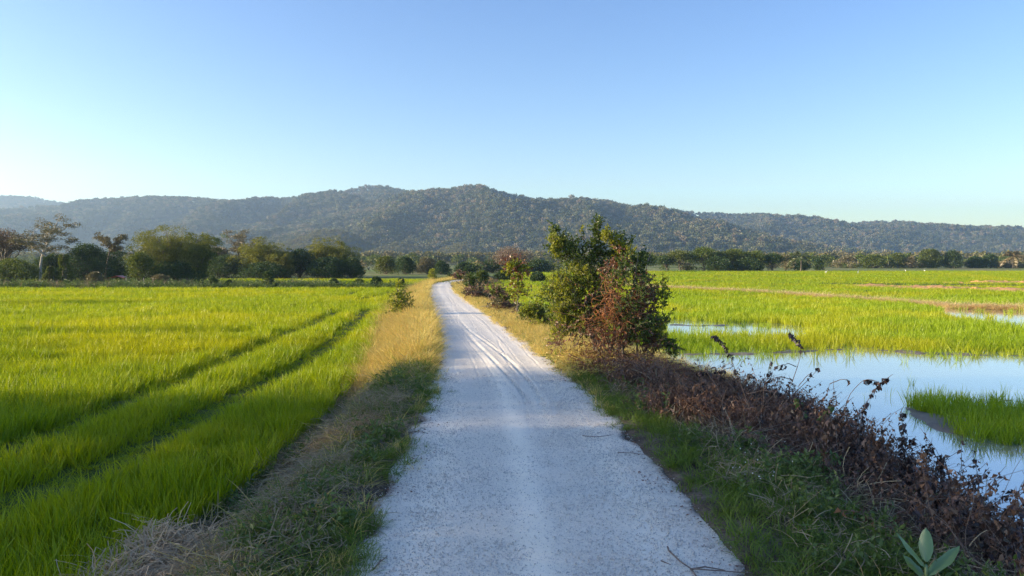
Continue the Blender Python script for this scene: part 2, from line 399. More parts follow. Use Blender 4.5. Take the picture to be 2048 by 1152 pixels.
def grid_mesh(xs, ys, zf, name, mat, smooth=True):
    X, Y = np.meshgrid(xs, ys)
    Z = zf(X, Y)
    nx = len(xs); ny = len(ys)
    i = np.arange(ny - 1)[:, None] * nx + np.arange(nx - 1)[None]
    q = np.stack([i, i + 1, i + nx + 1, i + nx], -1).reshape(-1, 4)
    g = Geo(); g.add(np.stack([X, Y, Z], -1).reshape(-1, 3), q)
    return g.mesh(name, mat, smooth), X.ravel(), Y.ravel(), Z.ravel()

# ground sheet ------------------------------------------------------------------
xs = np.concatenate([-np.geomspace(3300, 16, 46), np.arange(-15, 15.01, 0.14), np.geomspace(16, 3300, 60)])
ys = np.concatenate([-np.geomspace(400, 5, 14), np.arange(-4, 30, 0.16), np.arange(30, 60, 0.5), np.arange(60, 140, 1.2), np.geomspace(142, 3700, 40)])
me, gx, gy, gz = grid_mesh(xs, ys, T, 'ground', ground_mat())
yc = np.clip(gy, -12, 139)
vg = 1 - sstep(-0.2, 0.3, np.maximum(xl(yc) - gx - wL(yc), gx - xr(yc) - wR(yc) + 0.3))
pond = ((gx - xr(yc) > wR(yc) * 0.72) & (gy < 60)).astype(float)
zc = np.stack([vg, 1 - vg, pond, np.ones_like(vg)], 1)
ca = me.color_attributes.new('zone', 'FLOAT_COLOR', 'POINT'); ca.data.foreach_set('color', zc.astype(np.float32).ravel())
ground = tag(obj('ground', me), 'soil of fields and verges', None, kind='structure')

# water ------------------------------------------------------------------
yy = np.arange(-10, 57.01, 1.0)
g = Geo()
xa = xr(yy) + wR(yy) * 0.45
row = np.stack([np.stack([xa, yy, np.full_like(yy, WATER_Z)], 1), np.stack([np.full_like(yy, 140.0), yy, np.full_like(yy, WATER_Z)], 1)], 1).reshape(-1, 3)
i = np.arange(len(yy) - 1)[:, None] * 2
g.add(row, np.concatenate([i, i + 1, i + 3, i + 2], 1))
tag(obj('water', g.mesh('water', water_mat())), 'still flooded paddy water reflecting the sky', kind='structure')

# road ------------------------------------------------------------------
ry = np.concatenate([np.arange(-8, 22, 0.10), np.arange(22, 40, 0.2), np.arange(40, 100, 0.5)])
ru = np.linspace(0, 1, 181)
RX0 = xl(ry); RX1 = xr(ry)
jl = 0.22 * (fbm(ry * 1.7, ry * 0 + 1, 41) - 0.5) * 2; jr = 0.22 * (fbm(ry * 1.7, ry * 0 + 5, 42) - 0.5) * 2
Xr = (RX0 - 0.12 + jl)[:, None] * (1 - ru) + (RX1 + 0.12 + jr)[:, None] * ru
Yr = np.repeat(ry[:, None], len(ru), 1)
wid = (RX1 - RX0)[:, None]
across = (Xr - (RX0 + RX1)[:, None] / 2)            # metres from the centre
z = 0.02 * (1 - (np.abs(across) / (wid * .5)) ** 2)
z = z + 0.014 * (fbm(Xr * 1.2, Yr * 0.5, 21) - .5) + 0.006 * (fbm(Xr * 9, Yr * 5, 22, 3) - .5)
smooth = np.zeros_like(z)
def lane(c, w, depth, berm=0.0, y0=-99, y1=999, s=1.0, wob=0.08, seed=1):
    global z, smooth
    cc = c + wob * (fbm(Yr * 0.12, Yr * 0 + seed, seed * 3) - .5) * 2 if np.isscalar(c) else c
    m = sstep(y0, y0 + 2, Yr) * (1 - sstep(y1 - 3, y1, Yr))
    d = (across - cc) / w
    z = z - m * depth * np.exp(-d ** 2) + m * berm * (np.exp(-((d - 1.8)) ** 2) + np.exp(-((d + 1.8)) ** 2))
    smooth = np.maximum(smooth, m * s * np.exp(-(d * 0.8) ** 2))
lane(-0.10, 0.15, -0.004, 0, s=1.0, seed=3); lane(0.95, 0.2, 0.006, 0, s=0.8, seed=4); lane(-1.1, 0.16, 0.005, 0, s=0.7, seed=5)
lane(0.45, 0.10, 0.003, 0, y0=9, s=0.7, seed=14)
for k, c in enumerate([-0.95, -0.62, -0.3, 0.15, 0.42, 0.7, 1.0]):
    lane(c, 0.025, 0.004, 0.002, y0=9 + k % 3, s=0.25, wob=0.28, seed=20 + k)
# soft tyre ruts that wander across between 10 and 32 m
for k, (c0, c1, ya, yb) in enumerate([(-0.35, 0.35, 11.5, 24), (-0.10, 0.58, 11, 26), (-0.75, -0.2, 18, 44), (0.15, 0.8, 20, 48), (0.05, -0.5, 28, 60), (0.5, -0.1, 30, 70)]):
    tt = np.clip((Yr - ya) / (yb - ya), 0, 1)
    cc = c1 + (c0 - c1) * (tt * tt * (3 - 2 * tt)) + 0.1 * np.sin(Yr * 0.35 + k)
    lane(cc, 0.045, [.010, .010, .004, .004, .003, .003][k], [.006, .006, .002, .002, .001, .001][k], y0=ya, y1=yb + 4, s=0.3)
ridge = 0.010 * sstep(22, 30, Yr) * (fbm(Xr * .4, Yr * 1.6, 66, 2) - .5)
z = z + ridge
i = np.arange(len(ry) - 1)[:, None] * len(ru) + np.arange(len(ru) - 1)[None]
q = np.stack([i, i + 1, i + len(ru) + 1, i + len(ru)], -1).reshape(-1, 4)
g = Geo(); edgef = np.clip((np.abs(ru - 0.5) * 2) ** 1, 0, 1)
z = z - 0.05 * sstep(0.955, 1.0, edgef)[None]
g.add(np.stack([Xr, Yr, z + 0.0], -1).reshape(-1, 3), q)
rme = g.mesh('road', road_mat(), True)
uvl = rme.uv_layers.new(name='road')
li = np.zeros(len(rme.loops), np.int32); rme.loops.foreach_get('vertex_index', li)
uvv = np.stack([across.ravel(), Yr.ravel()], 1)[li]; uvl.data.foreach_set('uv', uvv.astype(np.float32).ravel())
a = rme.attributes.new('smoothness', 'FLOAT', 'POINT'); a.data.foreach_set('value', smooth.ravel().astype(np.float32))
ee = sstep(0.80, 1.0, np.broadcast_to(edgef, z.shape))
a = rme.attributes.new('edge', 'FLOAT', 'POINT'); a.data.foreach_set('value', ee.ravel().astype(np.float32))
tag(obj('road', rme), 'pale sandy gravel track curving away between the fields', kind='structure')

# ------------------------------------------------------------------ scattering
def scatter(name, pts, rot, scl, idx, protos, label):
    n = len(pts)
    me = bpy.data.meshes.new(name); me.vertices.add(n); me.vertices.foreach_set('co', np.asarray(pts, np.float32).ravel())
    a = me.attributes.new('rot', 'FLOAT_VECTOR', 'POINT'); a.data.foreach_set('vector', np.asarray(rot, np.float32).ravel())
    a = me.attributes.new('scl', 'FLOAT_VECTOR', 'POINT'); a.data.foreach_set('vector', np.asarray(scl, np.float32).ravel())
    a = me.attributes.new('idx', 'INT', 'POINT'); a.data.foreach_set('value', np.asarray(idx, np.int32))
    c = bpy.data.collections.new(name + '_kinds')
    for k, pm in enumerate(protos):
        c.objects.link(bpy.data.objects.new('%s_kind_%02d' % (name, k), pm))
    ng = bpy.data.node_groups.new(name + '_scatter', 'GeometryNodeTree')
    ng.interface.new_socket('Geometry', in_out='INPUT', socket_type='NodeSocketGeometry')
    ng.interface.new_socket('Geometry', in_out='OUTPUT', socket_type='NodeSocketGeometry')
    N, L = ng.nodes, ng.links
    gi = N.new('NodeGroupInput'); go = N.new('NodeGroupOutput'); ci = N.new('GeometryNodeCollectionInfo'); ip = N.new('GeometryNodeInstanceOnPoints')
    ci.inputs['Collection'].default_value = c; ci.inputs['Separate Children'].default_value = True; ci.inputs['Reset Children'].default_value = True
    def na(nm, ty):
        q = N.new('GeometryNodeInputNamedAttribute'); q.data_type = ty; q.inputs[0].default_value = nm
        return [s for s in q.outputs if s.enabled and s.name == 'Attribute'][0]
    e = N.new('FunctionNodeEulerToRotation'); L.new(na('rot', 'FLOAT_VECTOR'), e.inputs[0])
    L.new(gi.outputs[0], ip.inputs['Points']); L.new(ci.outputs[0], ip.inputs['Instance'])
    ip.inputs['Pick Instance'].default_value = True
    L.new(na('idx', 'INT'), ip.inputs['Instance Index']); L.new(e.outputs[0], ip.inputs['Rotation']); L.new(na('scl', 'FLOAT_VECTOR'), ip.inputs['Scale'])
    L.new(ip.outputs[0], go.inputs[0])
    o = obj(name, me); md = o.modifiers.new('scatter', 'NODES'); md.node_group = ng
    tag(o, label, None, kind='stuff')
    return o
def rots(n, tilt=0.12):
    return np.stack([rng.normal(0, tilt, n), rng.normal(0, tilt, n), rng.uniform(0, 6.283, n)], 1)
def scat(name, P3, protos, label, s=(0.8, 1.2), tilt=0.12, hs=None, ws=None, idx=None):
    n = len(P3); k = rng.uniform(*s, n)
    h = k * (1 if hs is None else hs); w = k * (1 if ws is None else ws)
    return scatter(name, P3, rots(n, tilt), np.stack([w, w, h], 1), rng.integers(0, len(protos), n) if idx is None else idx, protos, label)
def band(y0, y1, dens, side=None, xlim=None, fr=0.80):
    """random points with even density inside the widened view wedge between two distances"""
    x0, x1 = (-(fr * y1 + 3), fr * y1 + 3) if xlim is None else xlim
    n = int(dens * (x1 - x0) * (y1 - y0))
    x = rng.uniform(x0, x1, n); y = rng.uniform(y0, y1, n)
    k = np.abs(x) < fr * y + 3
    if side == 'L': k &= x < xl(np.clip(y, -12, 139))
    if side == 'R': k &= x > xr(np.clip(y, -12, 139))
    return x[k], y[k]

# rice clumps
def proto(fn, count, mat, name):
    r = []
    for k in range(count):
        g = Geo(); fn(g, np.random.default_rng(100 + k)); r.append(g.mesh(name, mat))
    return r
rice_near = lambda mat: proto(lambda g, r: blades(g, 15, 0.54, 0.07, 0.0105, 0.12, 0.16, 4, r, 0.5, 0.06), 6, mat, 'rice_clump')
rice_far = lambda mat: proto(lambda g, r: blades(g, 18, 0.52, 0.17, 0.021, 0.12, 0.16, 2, r, 0.5, 0.05), 6, mat, 'rice_clump_far')

def wline(pts, z=-0.35): return [P(u, v, z) for u, v in pts]
TRACKS = [(wline([(733, 615), (708, 642), (690, 655), (645, 690), (570, 735), (450, 790), (330, 850), (170, 925), (0, 992), (-200, 1070)]), 0.26),
          (wline([(672, 617), (640, 636), (600, 652)]), 0.26),
          (wline([(592, 652), (560, 668), (480, 700), (400, 735), (280, 780), (120, 840), (0, 885), (-200, 950)]), 0.20),
          (wline([(498, 653), (440, 663), (300, 668), (100, 664)]), 0.16),
          (wline([(790, 580), (745, 590), (715, 598)]), 0.35),
          (wline([(715, 580), (690, 589), (660, 590)]), 0.3),
          (wline([(400, 702), (240, 708), (0, 714)]), 0.16)]
BANDS = [(3, 9, 66, 1.0), (9, 14, 60, 1.05), (14, 20, 50, 1.15), (20, 28, 36, 1.35), (28, 40, 13, 0.95), (40, 56, 8, 1.15), (56, 80, 4.5, 1.6), (80, 118, 2.6, 1.9), (118, 215, 1.3, 2.8)]

def rice_left():
    near, far = [], []
    for bi, (y0, y1, dn, ws) in enumerate(BANDS):
        x, y = band(y0, y1, dn, 'L')
        yc = np.clip(y, -12, 139)
        k = (xl(yc) - x) > wL(yc) + 0.12 + 0.25 * fbm(x, y * 0.8, 8)
        endy = 78 + 0.02 * x
        f2 = (y > 84) & (y < 116)
        k &= (y < endy) | f2
        keep = np.ones(len(x), bool)
        for ln, w in TRACKS:
            d = dist_line(x, y, ln)
            keep &= (d > w * 1.4 * (0.7 + 0.6 * rng.uniform(0, 1, len(x)))) | (rng.uniform(0, 1, len(x)) < .6)
        k &= keep
        x, y = x[k], y[k]
        hh = 0.72 + 0.30 * fbm(x * 0.35, y * 0.35, 12) + 0.5 * (fbm(x * 1.4, y * 1.4, 13) - .5) * (1 - .6 * sstep(30, 60, y))
        dd = np.minimum.reduce([dist_line(x, y, ln) for ln, w in TRACKS]); hh = hh * (0.26 + 0.74 * sstep(0.25, 0.6, dd))
        (near if y1 <= 28 else far).append((x, y, hh, np.full(len(x), ws)))
    for nm, lst, pr in (('rice_field_left_near', near, rice_near(M['rice'])), ('rice_field_left_far', far, rice_far(M['rice']))):
        x, y, h, w = (np.concatenate(a) for a in zip(*lst))
        scat(nm, np.stack([x, y, np.full_like(x, -0.62)], 1), pr, 'dense bright green rice crop left of the track', (0.74, 1.2), 0.05, h, w)
rice_left()

RIVER_STRIP = [(1330, 641), (1440, 645), (1560, 648), (1640, 660), (1600, 676), (1480, 676), (1330, 672)]
POND = [(1300, 699), (1380, 702), (1500, 700), (1620, 697), (1720, 693), (1780, 697), (1850, 703), (2048, 705), (2600, 712), (2600, 1600), (1300, 1600)]
ISLAND = [(1812, 806), (1870, 800), (2048, 812), (2400, 815), (2400, 930), (2048, 900), (1960, 885), (1885, 858), (1840, 830)]
STRIP3 = [(1880, 614), (1990, 612), (2300, 616), (2300, 664), (2048, 656), (1980, 650), (1890, 632)]
BUND_R = [P(1250, 572, -.5), P(1320, 576, -.5), P(1500, 584, -.5), P(1700, 598, -.5), P(1900, 613, -.5), P(2048, 617, -.5), P(2500, 634, -.5)]
def rice_right():
    near, far = [], []
    for bi, (y0, y1, dn, ws) in enumerate(BANDS):
        x, y = band(y0, y1, dn * (0.9 if y1 < 30 else 1), 'R')
        yc = np.clip(y, -12, 139); u, v = project(x, y, -0.6)
        v = v + 5 * (fbm(x * 0.8, y * 0.8, 77) - .5) * (14 / y) ** .5 * 2
        k = (x - xr(yc)) > wR(yc) + 0.2
        wet = poly_in(RIVER_STRIP, u, v) | (poly_in(POND, u, v) & ~poly_in(ISLAND, u, v)) | poly_in(STRIP3, u, v)
        stray = rng.uniform(0, 1, len(x)) < np.where(poly_in(STRIP3, u, v) | poly_in(RIVER_STRIP, u, v), 0.07, 0.0)
        # thin fringe of stragglers just inside the pond's far edge
        stray |= poly_in(POND, u, v) & ~poly_in(POND, u, v - 8) & (rng.uniform(0, 1, len(x)) < 0.25)
        stray |= poly_in(POND, u, v) & ~poly_in(POND, u, v - 24) & (rng.uniform(0, 1, len(x)) < 0.02)
        stray |= poly_in(POND, u, v) & (v < 860) & (u > 1780) & (rng.uniform(0, 1, len(x)) < 0.006)
        k &= (~wet) | stray
        k &= dist_line(x, y, BUND_R) > 0.22
        k &= ~((y > 104) & (y < 107)) & ~((np.abs(y - 150 - 0.03 * x) < 2)) & (y < 211)
        k &= ~((x - 30 > 0) & (y > 72) & (y < 96) & (np.abs(y - (96 - 0.45 * (x - 38))) < 4.5) & (x > 38))
        k &= rng.uniform(0, 1, len(x)) < 0.65 + 0.6 * fbm(x * 0.5, y * 0.5, 55)
        x, y = x[k], y[k]
        hh = 0.72 + 0.35 * fbm(x * 0.3, y * 0.3, 15)
        (near if y1 <= 28 else far).append((x, y, hh, np.full(len(x), ws)))
    for nm, lst, pr in (('rice_field_right_near', near, rice_near(M['rice_r'])), ('rice_field_right_far', far, rice_far(M['rice_r']))):
        x, y, h, w = (np.concatenate(a) for a in zip(*lst))
        zz = np.where(y < 28, -0.68, -0.64)
        scat(nm, np.stack([x, y, zz], 1), pr, 'young green rice growing out of the flooded paddies on the right', (0.72, 1.2), 0.07, h, w)
rice_right()

# ------------------------------------------------------------------ verge plants
def g_dry(g, r): blades(g, 26, 0.50, 0.10, 0.007, 0.30, 0.45, 4, r, 0.55, 0.25)
def g_green(g, r): blades(g, 22, 0.30, 0.12, 0.010, 0.35, 0.55, 3, r, 0.5, 0.3)
def g_straw(g, r):
    n = 30
    for k in range(n):
        a = r.uniform(0, 6.28); L_ = r.uniform(0.10, 0.28); c = np.array((r.normal(0, .09), r.normal(0, .09), r.uniform(0.0, 0.13)))
        d = np.array((math.cos(a), math.sin(a), r.normal(0.15, .35))); d /= np.linalg.norm(d)
        t = np.linspace(0, 1, 4)[:, None]; sag = np.array((r.normal(0, .25), r.normal(0, .25), -0.35))
        p = c + d * L_ * t + sag * L_ * t * t
        s = unit(np.cross(d, (0, 0, 1.0))) * 0.0035
        v = np.concatenate([p + s, p - s]); q = [[i, i + 1, i + 5, i + 4] for i in range(3)]
        g.add(v, q)
def g_weed(g, r):
    for k in range(7):
        a = r.uniform(0, 6.28); L_ = r.uniform(0.12, 0.32)
        t = np.linspace(0, 1, 5)[:, None]
        p = np.array((r.normal(0, .05), r.normal(0, .05), 0)) + np.array((math.cos(a) * .5, math.sin(a) * .5, 1)) * L_ * t
        tube(g, p, 0.0025, 3)
        m = 14; tt = r.uniform(0.2, 1, m); idx = tt * 4
        base = np.stack([np.interp(tt, t[:, 0], p[:, j]) for j in range(3)], 1)
        leaves(g, base, r.normal(size=(m, 3)) + (0, 0, .4), r.uniform(0.035, 0.075, m), 0.4, r)
def g_brush(g, r):          # leafy dead creepers and herbs
    for k in range(9):
        a = r.uniform(0, 6.28); L_ = r.uniform(0.25, 0.6)
        t = np.linspace(0, 1, 6)[:, None]
        d = np.array((math.cos(a) * .8, math.sin(a) * .8, r.uniform(.3, 1.1)))
        p = np.array((r.normal(0, .1), r.normal(0, .1), 0)) + d * L_ * t + np.array((r.normal(0, .3), r.normal(0, .3), -0.5)) * L_ * t * t + r.normal(0, .012, (6, 3))
        p[:, 2] = np.maximum(p[:, 2], 0.01)
        tube(g, p, np.linspace(0.004, 0.0015, 6), 3)
        m = 13; tt = r.uniform(0.15, 1, m)
        base = np.stack([np.interp(tt, t[:, 0], p[:, j]) for j in range(3)], 1)
        leaves(g, base, r.normal(size=(m, 3)) * .7 + (0, 0, -.7), r.uniform(0.03, 0.075, m), 0.35, r, 0.2, 0.7)
def g_upright(g, r):
    for k in range(4):
        a = r.uniform(0, 6.28); L_ = r.uniform(0.45, 0.9); t = np.linspace(0, 1, 8)[:, None]; lean = r.uniform(.05, .5)
        p = np.array((r.normal(0, .07), r.normal(0, .07), 0)) + np.array((math.cos(a) * lean, math.sin(a) * lean, 1)) * L_ * t + np.array((math.cos(a), math.sin(a), -.4)) * L_ * .35 * t ** 2.5 + r.normal(0, .008, (8, 3))
        tube(g, p, np.linspace(.0045, .002, 8), 3); m = 14; tt = r.uniform(.35, 1, m)
        b = np.stack([np.interp(tt, t[:, 0], p[:, j]) for j in range(3)], 1)
        leaves(g, b, r.normal(size=(m, 3)) * (.5, .5, .3) + (0, 0, -.8), r.uniform(.035, .075, m), .5, r, .1, .8)
def g_twigs(g, r):
    for k in range(6):
        a = r.uniform(0, 6.28); L_ = r.uniform(0.3, 0.8); t = np.linspace(0, 1, 6)[:, None]
        d = np.array((math.cos(a), math.sin(a), r.uniform(.2, 1.0)))
        p = d * L_ * t + np.array((r.normal(0, .4), r.normal(0, .4), -0.6)) * L_ * t * t + r.normal(0, .015, (6, 3)); p[:, 2] = np.maximum(p[:, 2], 0.02)
        tube(g, p, np.linspace(0.005, 0.002, 6), 3)
PR = {k: proto(f, 5, M[m], n) for k, f, m, n in (('dry', g_dry, 'gold', 'dry_tuft'), ('green', g_green, 'green', 'grass_tuft'), ('straw', g_straw, 'straw', 'straw_tuft'),
      ('drystraw', g_dry, 'straw', 'dead_tuft'), ('weed', g_weed, 'weed', 'weed_tuft'), ('brush', g_brush, 'dead', 'dead_brush'), ('twigs', g_twigs, 'deadtwig', 'dead_twigs'))}

def verge_pts(y0, y1, dens, side):
    n = int(dens * (y1 - y0) * 6)
    y = rng.uniform(y0, y1, n); t = rng.uniform(0, 6, n)
    w = wL(y) if side == 'L' else wR(y)
    k = t < w + 0.25
    y, t, w = y[k], t[k], w[k]
    x = xl(y) - t if side == 'L' else xr(y) + t
    return x, y, t, w
def put(name, x, y, protos, label, s, hs=None, ws=None, tilt=0.15, dz=-0.01):
    if s[1] > 1.5: hs = .35 + .65 * sstep(15, 19, y)
    scat(name, np.stack([x, y, T(x, y) + dz], 1), protos, label, s, tilt, hs, ws)
DB = [(3.5, 9, 1.0, 1.0), (9, 16, .8, 1.1), (16, 28, .5, 1.35), (28, 50, .24, 1.9), (50, 104, .10, 2.6)]
def verge(side, dens, rule):
    X = [], [], [], []
    for y0, y1, f, ws in DB:
        x, y, t, w = verge_pts(y0, y1, dens * f, side)
        k = rng.uniform(0, 1, len(x)) < rule(x, y, t, w)
        for a, b in zip(X, (x[k], y[k], t[k], np.full(k.sum(), ws))): a.append(b)
    return [np.concatenate(a) for a in X]
patch = lambda x, y, s, sc=0.5: fbm(x * sc, y * sc, s)
# left verge
x, y, t, w = verge('L', 90, lambda x, y, t, w: (sstep(15.0, 19, y) * 0.9 + 0.04) * sstep(0.05, 0.35, t))
put('golden_grass_left', x, y, PR['dry'], 'golden dry grass on the left verge', (0.85, 1.7), None, w ** .6)
x, y, t, w = verge('L', 75, lambda x, y, t, w: sstep(0.0, 0.4, t) * (1 - sstep(14, 18, y) * 0.3) * (0.28 + 0.95 * sstep(0.46, 0.56, patch(x, y, 91, .7)) + 0.9 * sstep(10, 13, y) * (1 - .6 * sstep(19, 34, y))) * (1 - 0.6 * sstep(0.55, 0.8, t / w)))
put('green_grass_left', x, y, PR['green'], 'green grass on the left verge', (0.6, 1.2), .55 + .65 * sstep(12, 17, y) * (1 - sstep(20, 30, y)), w ** .6, 0.25)
x, y, t, w = verge('L', 120, lambda x, y, t, w: sstep(0.05, 0.5, t) * (1 - sstep(12, 22, y)) * (0.35 + 0.75 * sstep(0.2, 0.7, t / w)))
put('straw_left', x, y, PR['straw'], 'tangled grey straw on the left verge', (0.6, 1.1), None, w ** .5, 0.3)
x, y, t, w = verge('L', 20, lambda x, y, t, w: sstep(0.3, .8, t) * (1 - sstep(14, 20, y)) * (0.3 + 0.4 * sstep(0.5, 0.95, t / w)))
put('dead_grass_left', x, y, PR['drystraw'], 'grey dead grass leaning toward the rice', (0.4, 0.8), .3 + .7 * sstep(8, 12, y), w ** .5, 0.35)
x, y, t, w = verge('L', 26, lambda x, y, t, w: sstep(0.1, 0.5, t) * (1 - sstep(12, 16, y)) * .4 * sstep(0.45, 0.62, patch(x, y, 95, .8)))
put('weeds_left', x, y, PR['weed'], 'low leafy weeds on the left verge', (0.7, 1.2), None, w ** .5, 0.3)
# right verge
x, y, t, w = verge('R', 95, lambda x, y, t, w: (sstep(15.5, 19, y)) * sstep(0.05, 0.35, t) * (0.85 - 0.4 * sstep(1.8, 3, t) * (y > 20)))
put('golden_grass_right', x, y, PR['dry'], 'golden dry grass on the right verge', (0.5, 0.95), None, w ** .6)
x, y, t, w = verge('R', 95, lambda x, y, t, w: sstep(0.0, 0.3, t) * (1 - 0.8 * sstep(16, 22, y)) * np.where(y < 8.6, 1 - .9 * sstep(1.2, 1.9, t), np.where(y < 10.5, 0.9 * (1 - sstep(0.8, 1.2, t)), 0.75 * (1 - sstep(0.5, 1.0, t)) + 0.14 + 0.5 * sstep(12.5, 15, y))))
put('green_grass_right', x, y, PR['green'], 'green grass at the right edge of the track', (0.5, 0.95), None, w ** .6, 0.3)
x, y, t, w = verge('R', 30, lambda x, y, t, w: sstep(0.2, 0.5, t) * (1 - sstep(13, 17, y)) * (np.where(y < 9.5, .35 * sstep(0.4, 1.0, t) * (1 - sstep(1.3, 2.0, t)), 0.04) + 0.5 * sstep(0.6, 0.75, patch(x, y, 99, .8))))
put('weeds_right', x, y, PR['weed'], 'leafy green weeds on the right verge', (0.7, 1.3), None, w ** .5, 0.3)
x, y, t, w = verge('R', 50, lambda x, y, t, w: sstep(0.45, 1.2, t - np.where(y < 8.6, 1.1, np.where(y < 10.5, .5, 0))) * (1 - sstep(16, 19, y)) * (.35 + .75 * sstep(.38, .55, patch(x, y, 111, 1.1))))
hs = (0.7 + 0.8 * fbm(x * .9, y * .9, 87)) * (1 + .55 * sstep(9.5, 11.5, y) * (1 - sstep(14.5, 16.5, y)) * sstep(.25, .5, t / w)) * (1 - .3 * (1 - sstep(8.5, 10.5, y)))
put('dead_brush', x, y, PR['brush'], 'matted brown dead brush along the right verge', (0.65, 1.15), hs, w ** .3, 0.3)
PR['upright'] = proto(g_upright, 2, M['dead_dark'], 'upright_dead_stems') + proto(g_upright, 5, M['dead'], 'upright_brown_stems')
x, y, t, w = verge('R', 12, lambda x, y, t, w: sstep(.45, .8, t / w) * (1 - sstep(14, 17, y)))
put('upright_dead_stems', x, y, PR['upright'], 'dark upright dead stems with hanging leaves at the water side of the brush', (0.6, 1.35), None, None, 0.2)
x, y, t, w = verge('R', 16, lambda x, y, t, w: sstep(0.6, 1.4, t - np.where(y < 8.6, .9, 0)) * (1 - sstep(16, 20, y)))
put('dead_twigs', x, y, PR['twigs'], 'loose dead twigs lying over the brown brush', (0.6, 1.1), None, None, 0.4)
x, y, t, w = verge('R', 34, lambda x, y, t, w: sstep(0.3, 0.9, t) * (1 - sstep(17, 20, y)) * (0.35 + .5 * sstep(0.45, .6, patch(x, y, 101, .9))))
put('straw_right', x, y, PR['straw'], 'dead straw between the brush on the right verge', (0.7, 1.3), None, w ** .5, 0.4)
x, y, t, w = verge('R', 26, lambda x, y, t, w: sstep(1.0, 1.6, t) * sstep(24, 30, y) * 0.9)
put('brown_herbs_right', x, y, PR['brush'], 'brown withered herbs on the far right verge', (0.7, 1.2), None, w ** .4, 0.3)
n = 420; y = rng.uniform(5.2, 7.6, n); t = rng.uniform(1.7, 2.5, n); x = xl(y) - t
M['bleached'] = leafmat('bleached_straw', ((0.50, 0.37, 0.22), (0.64, 0.49, 0.30), (0.40, 0.28, 0.17)), 0.15, 0.02)
PR['bleached'] = proto(g_straw, 4, M['bleached'], 'bleached_straw')
scat('bleached_straw', np.stack([x, y, T(x, y) + .03 + .1 * np.exp(-((t - 2.1) / .3) ** 2)], 1), PR['bleached'], 'bleached straw heap at the near left edge of the rice', (0.8, 1.3), .3)
n = 2600; y = rng.uniform(82, 90, n); x = rng.uniform(-75, -20, n); k = rng.uniform(0, 1, n) < .25 + .9 * fbm(x * .2, y * .4, 70) * (x < -38) + .25; x, y = x[k], y[k]
scat('field_edge_weeds', np.stack([x, y, np.full(len(x), -.6)], 1), PR['green'] + PR['weed'] + PR['drystraw'][:2], 'rank dull weeds along the far edge of the left rice field', (1.6, 3.2), .2)
n = 900; x = rng.uniform(-45, -6.5, n); y = 82.5 + rng.normal(0, 1.2, n)
scat('bund_weeds', np.stack([x, y, np.full(n, -.6)], 1), PR['weed'] + PR['green'], 'dark weeds growing along the low bund at the back of the left rice field', (1.2, 2.6), .2, None, 1.5)
# road-edge litter
def g_litter(g, r): leaves(g, np.stack([r.normal(0, .08, 16), r.normal(0, .08, 16), r.uniform(0.004, .02, 16)], 1), r.normal(size=(16, 3)) * (1, 1, .15), r.uniform(.012, .04, 16), .4, r)
PR['litter'] = proto(g_litter, 4, M['dead'], 'leaf_litter')
n = 420; y = rng.uniform(4.5, 30, n) ** 1.0; sd = rng.uniform(0, 1, n) < .5
off = np.abs(rng.normal(0, .16, n)) - 0.12
x = np.where(sd, xl(y) + off, xr(y) - off)
scat('leaf_litter', np.stack([x, y, np.full(n, 0.004)], 1), PR['litter'], 'dead leaf litter along the edges of the track', (0.6, 1.4), 0.02)
n = 2600; y = 4.5 + 60 * rng.uniform(0, 1, n) ** 1.7; sd = rng.uniform(0, 1, n) < .5; off = rng.normal(.08, .13, n)
k = fbm(y * .8, sd * 9.0, 123) > .38; y, sd, off = y[k], sd[k], off[k]; x = np.where(sd, xl(y) - off, xr(y) + off)
ix = np.where(rng.uniform(0, 1, len(x)) < sstep(14, 20, y) * .8 + .12, 5, 0) + rng.integers(0, 5, len(x))
scat('edge_grass', np.stack([x, y, np.full(len(x), -.02)], 1), PR['green'] + PR['dry'], 'short grass tufts creeping onto both edges of the track', (0.3, 0.7), .3, None, 1.2, idx=ix)
# gravel on the near road
def g_grit(g, r):
    for k in range(14):
        c = np.array((r.normal(0, .1), r.normal(0, .1), .002)); s = r.uniform(.003, .008)
        v = c + unit(r.normal(size=(6, 3)) * .25 + np.array([(1, 0, 0), (-1, 0, 0), (0, 1, 0), (0, -1, 0), (0, 0, 1), (0, 0, -1)])) * s
        g.add(v, None, [(0, 2, 4), (2, 1, 4), (1, 3, 4), (3, 0, 4), (2, 0, 5), (1, 2, 5), (3, 1, 5), (0, 3, 5)])
PR['grit'] = proto(g_grit, 6, simple('grit_stone', (0.60, 0.57, 0.53)), 'grit')
n = 3600; y = 4.6 + 11 * rng.uniform(0, 1, n) ** 1.4; tt = rng.uniform(0.03, .97, n); x = xl(y) * (1 - tt) + xr(y) * tt
zr_ = 0.02 * (1 - (np.abs(tt - .5) * 2) ** 2)
scat('grit', np.stack([x, y, zr_ - 0.001], 1), PR['grit'], 'loose grit scattered on the track', (0.7, 1.4), 0.02)
# far bund grass line and weedy bunds
tl = rng.uniform(0, 1, 3000); seg = np.array(BUND_R); cum = np.concatenate([[0], np.cumsum(np.hypot(*np.diff(seg, axis=0).T))]); cum /= cum[-1]
bx = np.interp(tl, cum, seg[:, 0]) + rng.normal(0, .14, 3000); by = np.interp(tl, cum, seg[:, 1]) + rng.normal(0, .14, 3000); M['palestraw'] = leafmat('pale_bund_straw', ((.7, .55, .28), (.8, .66, .36), (.6, .5, .22)), .3, .02); PR['bundgrass'] = proto(g_dry, 3, M['palestraw'], 'bund_grass')
scat('dry_bund_grass', np.stack([bx, by, np.full(3000, -0.6)], 1), PR['bundgrass'], 'line of pale dry grass on the low bund across the right paddies', (0.7, 1.1), .2, None, 2.2)

